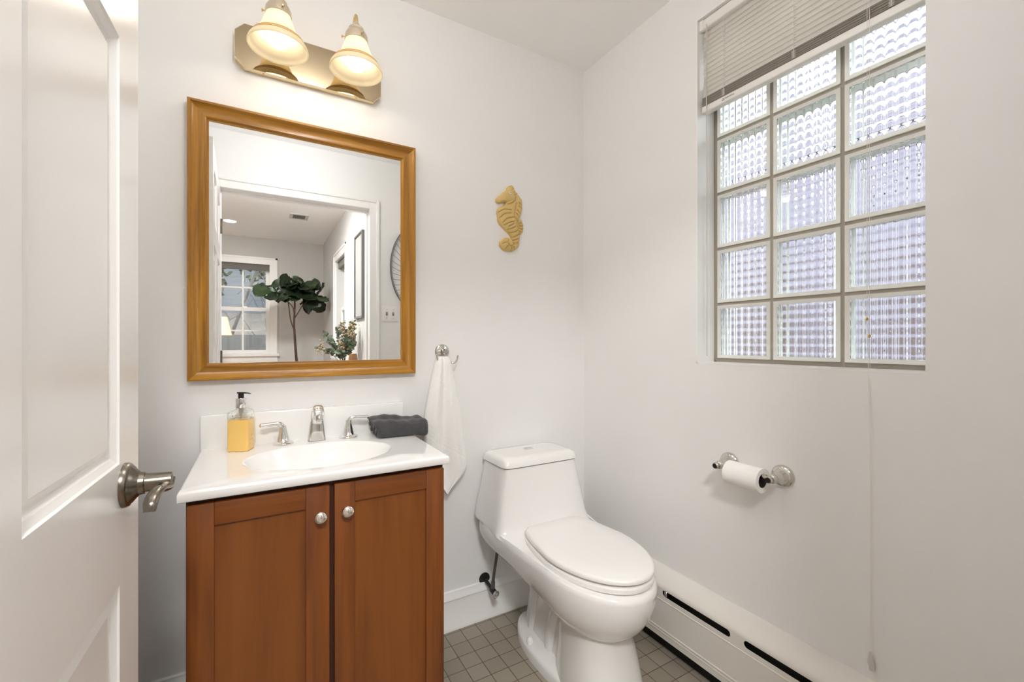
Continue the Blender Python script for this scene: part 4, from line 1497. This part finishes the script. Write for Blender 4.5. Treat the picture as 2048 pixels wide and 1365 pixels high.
# ------------------------------------------------------------------ globe lamp added out of view to brighten the bathroom
GX, GY = 0.20, 0.72
cl = thing('ceiling_light', 'white globe ceiling light of the bathroom above the picture', 'ceiling light', (GX, GY, H))
bm = NB()
lathe(bm, [(0.001, 0), (0.065, 0), (0.06, 0.012), (0.03, 0.022), (0.012, 0.03), (0.012, 0.056), (0.001, 0.057)], (GX, GY, H), (0, 0, -1), 40)
obj('canopy', bm, M['nickel'], cl)
bm = NB()
lathe(bm, [(0.085 * sin(a), 0.130 - 0.085 * cos(a)) for a in [0.7 + (pi - 0.7) * k / 18 for k in range(19)]], (GX, GY, H), (0, 0, -1), 40)
obj('globe', bm, M['diffuser'], cl)

# ------------------------------------------------------------------ hall beyond the doorway (seen in the mirror)
bm = NB(); box(bm, HL - 0.12, HX + 0.14, HY - 0.14, YO, -0.1, 0)
struct('floor_hall', bm, M['hallfloor'], label='wooden floor of the next room', cat='floor')
bm = NB(); box(bm, HL - 0.12, HX + 0.14, HY - 0.14, YO, H, H + 0.1)
struct('ceiling_hall', bm, M['ceil'], label='grey-white ceiling of the next room seen in the mirror', cat='ceiling')
FX0, FX1, FZ0, FZ1 = -0.715, 0.115, 1.0, 2.115
bm = NB()
box(bm, HL - 0.12, FX0, HY - 0.14, HY, 0, H)
box(bm, FX1, HX + 0.14, HY - 0.14, HY, 0, H)
box(bm, FX0, FX1, HY - 0.14, HY, 0, FZ0)
box(bm, FX0, FX1, HY - 0.14, HY, FZ1, H)
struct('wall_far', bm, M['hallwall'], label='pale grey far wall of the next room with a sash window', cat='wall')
RY0, RY1, RZ0, RZ1 = -1.90, -1.28, 1.0, 2.03
bm = NB()
box(bm, HX, HX + 0.14, HY, RY0, 0, H)
box(bm, HX, HX + 0.14, RY1, YO, 0, H)
box(bm, HX, HX + 0.14, RY0, RY1, 0, RZ0)
box(bm, HX, HX + 0.14, RY0, RY1, RZ1, H)
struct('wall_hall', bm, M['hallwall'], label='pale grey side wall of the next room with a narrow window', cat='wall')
bm = NB(); box(bm, HL - 0.12, HL, HY, YO, 0, H)
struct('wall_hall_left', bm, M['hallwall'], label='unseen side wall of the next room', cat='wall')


def sash_window(name, label, O, ud, nd, u1, z0, z1, cols_):
    """double hung window: O origin of opening corner, ud along the wall, nd into the room"""
    w = thing(name, label, 'window', (O[0], O[1], z0), kind='structure')
    O = Vector(O); ud = Vector(ud); nd = Vector(nd)

    def bx_(bm, a, b, c, d, n0, n1):
        prism(bm, [O + ud * a + nd * n0 + Vector((0, 0, c)), O + ud * b + nd * n0 + Vector((0, 0, c)), O + ud * b + nd * n0 + Vector((0, 0, d)), O + ud * a + nd * n0 + Vector((0, 0, d))], nd * (n1 - n0))
    bm = NB()
    cw = 0.085
    for a, b, c, d in ((-cw, 0, z0 - 0.01, z1 + cw), (u1, u1 + cw, z0 - 0.01, z1 + cw), (0, u1, z1, z1 + cw)):
        bx_(bm, a, b, c, d, 0, 0.014)
    for a, b, c, d in ((-cw, -cw + .02, z0, z1 + cw), (u1 + cw - .02, u1 + cw, z0, z1 + cw), (-cw, u1 + cw, z1 + cw - .02, z1 + cw)):
        bx_(bm, a, b, c, d, 0.014, 0.022)
    bx_(bm, -cw - 0.02, u1 + cw + 0.02, z0 - 0.03, z0, 0, 0.05)
    bx_(bm, -cw, u1 + cw, z0 - 0.1, z0 - 0.03, 0, 0.015)
    obj('window_casing', bm, M['trim'], w, smooth=False)
    mid = (z0 + z1 - 0.075) / 2 + 0.035
    for (c, d, n) in ((mid - 0.02, z1, -0.085), (z0, mid + 0.02, -0.05)):
        bm = NB()
        bx_(bm, 0, 0.042, c, d, n - .03, n)
        bx_(bm, u1 - 0.042, u1, c, d, n - .03, n)
        bx_(bm, 0.042, u1 - 0.042, c, c + 0.045, n - .03, n)
        bx_(bm, 0.042, u1 - 0.042, d - 0.04, d, n - .03, n)
        for k in range(1, cols_):
            u = 0.042 + (u1 - 0.084) * k / cols_
            bx_(bm, u - 0.009, u + 0.009, c + 0.045, d - 0.04, n - .025, n - .003)
        e = (c + d) / 2
        bx_(bm, 0.042, u1 - 0.042, e - 0.009, e + 0.009, n - .024, n - .0035)
        s = obj('sash', bm, M['trim'], w, smooth=False)
        bm = NB()
        bx_(bm, 0.03, u1 - 0.03, c + 0.03, d - 0.03, n - .016, n - .013)
        obj('pane', bm, M['pane'], s, smooth=False)
    bm = NB()
    bx_(bm, u1 * 0.66, u1 * 0.66 + 0.04, mid + 0.0205, mid + 0.030, -0.07, -0.055)
    obj('sash_lock', bm, M['nickel'], w, smooth=False)
    bm = NB()
    bx_(bm, 0.002, u1 - 0.002, z1 - 0.075, z1 - 0.002, -0.045, -0.02)
    obj('roller_shade', bm, M['roller'], w, smooth=False)
    return w


sash_window('window_2', 'white sash window in the far wall seen in the mirror', (FX0, HY, 0), (1, 0, 0), (0, 1, 0), FX1 - FX0, FZ0, FZ1, 3)
sash_window('window_3', 'narrow white sash window in the side wall seen in the mirror', (HX, RY0, 0), (0, 1, 0), (-1, 0, 0), RY1 - RY0, RZ0, RZ1, 2)

dl = thing('recessed_downlight', 'bright recessed ceiling light of the next room seen in the mirror', 'ceiling light', (-0.27, -2.29, H))
bm = NB()
lathe(bm, [(0.075, 0), (0.075, 0.003), (0.060, 0.004), (0.055, 0.001)], (-0.27, -2.29, H), (0, 0, -1), 40, False, False)
obj('trim_ring', bm, M['trim'], dl)
bm = NB()
lathe(bm, [(0.056, 0.0015), (0.05, 0.003), (0.001, 0.004)], (-0.27, -2.29, H), (0, 0, -1), 36)
obj('lens', bm, M['downlight'], dl)
hl = thing('flush_ceiling_light', 'flush round ceiling light of the next room near the doorway', 'ceiling light', (-0.1, -0.75, H))  # added lamp outside the mirror view, fills the lower bathroom with light
bm = NB()
lathe(bm, [(0.001, 0), (0.24, 0), (0.24, 0.018), (0.22, 0.02), (0.001, 0.014)], (-0.1, -0.75, H), (0, 0, -1), 40)
obj('trim_ring', bm, M['nickel'], hl)
bm = NB()
lathe(bm, [(0.218, 0.016), (0.2, 0.035), (0.14, 0.05), (0.001, 0.06)], (-0.1, -0.75, H), (0, 0, -1), 36)
obj('diffuser', bm, M['halldiffuser'], hl)
cv = thing('ceiling_vent', 'grey louvred ceiling vent of the next room seen in the mirror', 'vent', (0.355, -1.73, H))
bm = NB()
for a, b, c, d in ((0.268, 0.298, -1.83, -1.63), (0.412, 0.442, -1.83, -1.63), (0.298, 0.412, -1.83, -1.80), (0.298, 0.412, -1.66, -1.63)):
    box(bm, a, b, c, d, H - 0.008, H - 0.0002)
obj('vent_frame', bm, M['hallwall'], cv, smooth=False)
bm = NB()
for k in range(7):
    box(bm, 0.298, 0.412, -1.796 + k * 0.019, -1.786 + k * 0.019, H - 0.007, H - 0.002)
box(bm, 0.298, 0.412, -1.80, -1.66, H - 0.002, H - 0.0003)
obj('louvre', bm, M['vent'], cv, smooth=False)

# tall dark framed picture on the side wall
pf = thing('picture_frame', 'tall thin dark framed picture on the side wall next to the doorway', 'picture', (HX, -0.58, 1.345))
bm = NB()
for a, b, c, d in ((-0.74, -0.722, 1.345, 2.06), (-0.423, -0.405, 1.345, 2.06), (-0.722, -0.423, 1.345, 1.363), (-0.722, -0.423, 2.042, 2.06)):
    box(bm, HX - 0.022, HX, a, b, c, d, 0.002, 1)
obj('frame', bm, M['wire'], pf)
bm = NB(); box(bm, HX - 0.012, HX - 0.004, -0.724, -0.421, 1.361, 2.044)
obj('print', bm, M['art'], pf, smooth=False)

# fiddle leaf fig
fg = thing('fiddle_leaf_fig', 'fiddle leaf fig tree with a bare trunk and dark crown in the mirror', 'plant', (0.40, -2.4, 0))
bm = NB()
tube(bm, [(0.42, -2.4, 0.25), (0.41, -2.4, 0.6), (0.378, -2.4, 0.92), (0.362, -2.4, 1.15), (0.352, -2.4, 1.35), (0.358, -2.4, 1.55), (0.36, -2.39, 1.75)], [0.018, 0.016, 0.015, 0.013, 0.012, 0.010, 0.006], 12, 5)
tube(bm, [(0.353, -2.4, 1.28), (0.315, -2.39, 1.40), (0.300, -2.38, 1.52), (0.28, -2.38, 1.66)], [0.008, 0.007, 0.006, 0.005], 10, 5)
tube(bm, [(0.355, -2.4, 1.42), (0.40, -2.41, 1.50), (0.46, -2.42, 1.60), (0.55, -2.42, 1.66)], [0.007, 0.006, 0.005, 0.004], 10, 5)
tube(bm, [(0.355, -2.4, 1.45), (0.335, -2.38, 1.55), (0.27, -2.37, 1.62), (0.17, -2.36, 1.67)], [0.006, 0.005, 0.005, 0.004], 10, 5)
obj('trunk', bm, M['bark'], fg)


def leaf_bm(bm, c, d, nrm, L, Wd, mi, curl=0.15):
    d = Vector(d).normalized()
    nrm = Vector(nrm)
    nrm = (nrm - d * nrm.dot(d)).normalized()
    s = d.cross(nrm)
    prof = [(0.0, 0.06), (0.12, 0.45), (0.28, 0.62), (0.42, 0.60), (0.58, 0.80), (0.75, 1.0), (0.88, 0.86), (0.97, 0.45), (1.0, 0.05)]
    prev = None
    for t, w in prof:
        wv = 0.012 * sin(t * 19)
        row = []
        for q in (-1, -0.5, 0, 0.5, 1):
            p = Vector(c) + d * (L * t) + s * (Wd * w * q / 2) + nrm * (-curl * L * t * t + abs(q) * 0.10 * Wd + wv * abs(q))
            row.append(bm.verts.new(p))
        if prev:
            for k in range(4):
                bm.faces.new((prev[k], prev[k + 1], row[k + 1], row[k])).material_index = mi
        prev = row


rnd = random.Random(11)
bm = NB()
clusters = [((0.17, -2.36, 1.70), 0.17, 9), ((0.29, -2.38, 1.75), 0.17, 11), ((0.40, -2.39, 1.78), 0.17, 12), ((0.52, -2.41, 1.72), 0.15, 10), ((0.60, -2.42, 1.68), 0.10, 6)]
for (cx_, cy_, cz_), r, n in clusters:
    for k in range(n):
        a = rnd.uniform(0, 2 * pi)
        el = rnd.uniform(-0.75, 0.75)
        d = Vector((cos(a) * cos(el), sin(a) * cos(el), sin(el)))
        if d.x > 0 and cx_ > 0.5:
            d.x *= 0.35
        L = rnd.uniform(0.17, 0.235)
        leaf_bm(bm, Vector((cx_, cy_, cz_)) + d * 0.01, d, (rnd.uniform(-.3, .3), 0.9 + rnd.uniform(-.3, .3), 0.6), L, L * rnd.uniform(0.72, 0.9), 1 if rnd.random() < 0.3 else 0, rnd.uniform(0.05, 0.3))
for v in bm.verts:
    v.co.x = min(v.co.x, HX - 0.03)
obj('foliage', bm, [M['leaf'], M['leaf2']], fg, ang=60)
bm = NB()
lathe(bm, [(0.001, 0.0), (0.13, 0.0), (0.16, 0.15), (0.155, 0.28), (0.145, 0.28), (0.145, 0.25), (0.001, 0.25)], (0.42, -2.4, 0), (0, 0, 1), 32)
obj('pot', bm, M['brownwood'], fg)

# console table, vase with eucalyptus, wooden vase
ct = thing('console_table', 'narrow brown console table below the vase', 'table', (0.58, -0.75, 0))
bm = NB(); box(bm, 0.44, 0.725, -1.15, -0.35, 0.72, 0.75, 0.003)
obj('table_top', bm, M['brownwood'], ct)
for x in (0.46, 0.705):
    for y in (-1.12, -0.38):
        bm = NB(); box(bm, x - 0.016, x + 0.016, y - 0.016, y + 0.016, 0, 0.72, 0.003, 1)
        obj('leg', bm, M['brownwood'], ct)
VX, VY = 0.615, -0.66
bm = NB()
lathe(bm, [(0.001, 0), (0.05, 0), (0.075, 0.05), (0.085, 0.11), (0.07, 0.18), (0.045, 0.225), (0.048, 0.24), (0.042, 0.24), (0.038, 0.225), (0.001, 0.20)], (VX, VY, 0.7505), (0, 0, 1), 36)
obj('flower_vase', bm, M['vase'], None, (VX, VY, 0.7505), 'white vase holding eucalyptus, seen low in the mirror', 'vase')
eu = thing('eucalyptus_bouquet', 'bouquet of grey-green eucalyptus and dried tan blossoms in the white vase', 'bouquet', (VX, VY, 0.96))
rnd = random.Random(5)
bs, bl2, bf = NB(), NB(), NB()
tips = [((-0.21, 0.02, 0.09), 1), ((-0.13, 0.04, 0.16), 0), ((-0.05, 0.03, 0.26), 0), ((0.0, -0.02, 0.30), 1), ((0.04, 0.05, 0.24), 1), ((0.08, 0.07, 0.32), 1), ((0.08, 0.10, 0.20), 1), ((0.02, 0.11, 0.15), 0), ((-0.09, 0.10, 0.05), 0), ((0.07, 0.16, 0.12), 0), ((-0.15, 0.01, 0.21), 0), ((0.06, -0.04, 0.22), 0), ((-0.03, 0.12, 0.06), 0), ((0.05, 0.18, 0.26), 1), ((0.08, 0.02, 0.16), 1), ((-0.02, 0.06, 0.12), 1)]
for tpv, fl in tips:
    a = Vector((VX, VY, 0.94))
    e = Vector((VX, VY, 1.02)) + Vector(tpv) * 0.93
    e.x = min(e.x, HX - 0.035)
    m_ = a.lerp(e, 0.5) + Vector((0, 0, 0.035))
    path = catmull([a, m_, e], 8)
    tube(bs, path, 0.0018, 6)
    for i in range(6, len(path)):
        for sg in (-1, 1):
            d = Vector((sg * rnd.uniform(0.3, 1), rnd.uniform(-0.5, 0.8), rnd.uniform(-0.3, 0.8))).normalized()
            L = rnd.uniform(0.024, 0.042)
            c = path[i]
            if c.x + d.x * L > HX - 0.012:
                d.x = -abs(d.x)
            s = d.cross(Vector((0, 1, 0.3))).normalized()
            w = L * 0.32
            pts = [c, c + d * L * .3 + s * w, c + d * L * .65 + s * w * .9, c + d * L, c + d * L * .65 - s * w * .9, c + d * L * .3 - s * w]
            up_ = d.cross(s) * 0.0006
            prism(bl2, pts, up_)
    if fl:
        for k in range(46):
            o_ = Vector((rnd.gauss(0, 0.017), rnd.gauss(0, 0.017), rnd.gauss(0, 0.024)))
            p = path[-3] + o_
            p.x = min(p.x, HX - 0.012)
            sphere(bf, p, rnd.uniform(0.004, 0.008), 7)
obj('stems', bs, M['bark'], eu)
obj('leaves', bl2, M['euc'], eu, smooth=False)
obj('blossoms', bf, M['seed'], eu)
bm = NB()
lathe(bm, [(0.001, 0), (0.06, 0), (0.058, 0.05), (0.045, 0.18), (0.03, 0.29), (0.028, 0.30), (0.001, 0.295)], (0.672, -0.52, 0.7505), (0, 0, 1), 32)
obj('wooden_vase', bm, M['brownwood'], None, (0.672, -0.52, 0.7505), 'tapered brown wooden vase beside the eucalyptus vase', 'vase')

# floor lamp
fl_ = thing('floor_lamp', 'lit lamp with a tapered cream shade beside the sash window in the mirror', 'lamp', (-0.36, -2.35, 0))
bm = NB()
lathe(bm, [(0.001, 0), (0.14, 0), (0.14, 0.02), (0.02, 0.035), (0.012, 0.06), (0.012, 1.30), (0.02, 1.30), (0.02, 1.33), (0.001, 1.33)], (-0.36, -2.35, 0), (0, 0, 1), 24)
obj('stand', bm, M['brassarm'], fl_)
bm = NB()
lathe(bm, [(0.105, 1.222), (0.062, 1.415), (0.060, 1.415), (0.103, 1.222), (0.105, 1.222)], (-0.36, -2.35, 0), (0, 0, 1), 36, False, False)
obj('lamp_shade', bm, M['lampshade'], fl_)

# ------------------------------------------------------------------ outdoors
bm = NB(); box(bm, -14, 14, -22, 12, -0.5, -0.3)
struct('ground', bm, M['yard'], label='brown leaf strewn yard outside the windows', cat='ground')
nh = thing('neighbour_house', 'lilac grey sided house beyond the glass block window', 'house', (5.2, 1.5, -0.3))
bm = NB(); box(bm, 4.2, 7.5, -2.5, 6.5, -0.3, 3.25)
obj('siding_wall', bm, M['siding'], nh, smooth=False)
for y in (-0.5, 0.55, 1.6, 2.65, 3.7):
    bm = NB()
    box(bm, 4.15, 4.2, y, y + 0.42, -0.3, 1.45)
    obj('brown_board', bm, M['brick'], nh, smooth=False)
    bm = NB()
    box(bm, 4.15, 4.2, y + 0.66, y + 0.74, -0.3, 3.2)
    obj('pale_board', bm, M['paleboard'], nh, smooth=False)
bm = NB()
prism(bm, [(4.0, -2.7, 3.25), (7.7, -2.7, 3.25), (5.85, -2.7, 3.7)], (0, 9.4, 0))
obj('roof', bm, M['roof'], nh, smooth=False)
bh = thing('blue_house', 'blue grey sided house behind the trees outside the far window', 'house', (-0.5, -15, -0.3))
bm = NB(); box(bm, -3.5, 1.4, -17, -14, -0.3, 4.2)
obj('siding_wall', bm, M['bluesiding'], bh, smooth=False)
bm = NB(); prism(bm, [(-3.9, -13.7, 4.2), (-3.9, -17.3, 4.2), (-3.9, -15.5, 5.4)], (5.7, 0, 0))
obj('roof', bm, M['roof'], bh, smooth=False)
fn = thing('garden_fence', 'weathered grey board fence outside the far window', 'fence', (-1, -7.6, -0.3))
bm = NB(); box(bm, -5, 4, -7.64, -7.6, -0.3, 1.30)
obj('boards', bm, M['fence'], fn, smooth=False)
bm = NB(); prism(bm, [(-6, -7.7, -0.3), (-6, -13.9, -0.3), (-6, -13.9, 2.1)], (11, 0, 0))
struct('yard_slope', bm, M['yard'], label='brown bank of fallen leaves rising behind the fence', cat='ground')
for (x, y, h, lab, sp) in ((-0.9, -9.5, 6, 'dark leaning bare tree outside the left of the far window', 1.5), (0.15, -8.4, 4, 'thin bare tree outside the middle of the far window', 0.1)):
    t = thing('bare_tree', lab, 'tree', (x, y, -0.3))
    bm = NB()
    r0 = 0.05 if h > 5 else 0.028
    tube(bm, [(x, y, -0.3), (x + sp * 0.15, y, 1.0), (x + sp * 0.4, y, 2.2), (x + sp, y, h - 1)], [r0, r0 * .9, r0 * .75, r0 * .3], 10, 5)
    obj('trunk', bm, M['outbark'], t)
    bm = NB()
    for k in range(16):
        f = rnd.uniform(0.3, 0.95)
        z = -0.3 + f * (h - 0.8)
        b0 = Vector((x + sp * (f ** 1.8), y, z))
        dd = Vector((rnd.uniform(-1, 1), rnd.uniform(-.6, .6), rnd.uniform(0.2, 1)))
        tube(bm, [b0, b0 + dd * 0.4, b0 + dd * 0.7 + Vector((0, 0, .2)), b0 + dd * 1.0 + Vector((0, 0, .2))], [0.010, 0.007, 0.004, 0.002], 6, 3)
    obj('branches', bm, M['outbark'], t)
for (x, y, z, r, lab) in ((-1.45, -10.5, 2.9, 0.8, 'olive green evergreen left of the blue house'), (0.25, -11.5, 3.5, 0.8, 'olive green evergreen right of the blue house'), (-1.5, -8.4, 1.1, 0.5, 'low olive green shrub behind the fence')):
    t = thing('evergreen_tree' if z > 2 else 'evergreen_shrub', lab, 'tree' if z > 2 else 'shrub', (x, y, -0.3))
    bm = NB()
    tube(bm, [(x, y, -0.3), (x, y, z)], [0.07, 0.03], 8)
    obj('trunk', bm, M['outbark'], t)
    bm = NB()
    for k in range(420):
        v = Vector((rnd.gauss(0, 1), rnd.gauss(0, 1), rnd.gauss(0, 1))).normalized() * r * rnd.uniform(0.4, 1.0)
        v.z *= 1.25
        c = Vector((x, y, z)) + v
        s1 = Vector((rnd.uniform(-1, 1), rnd.uniform(-1, 1), rnd.uniform(-1, 1))).normalized()
        s2 = s1.orthogonal().normalized()
        q = rnd.uniform(0.06, 0.14)
        prism(bm, [c - s1 * q, c + s2 * q * .6, c + s1 * q, c - s2 * q * .6], s1.cross(s2) * 0.004)
    obj('leaves', bm, M['foliage'], t, smooth=False)
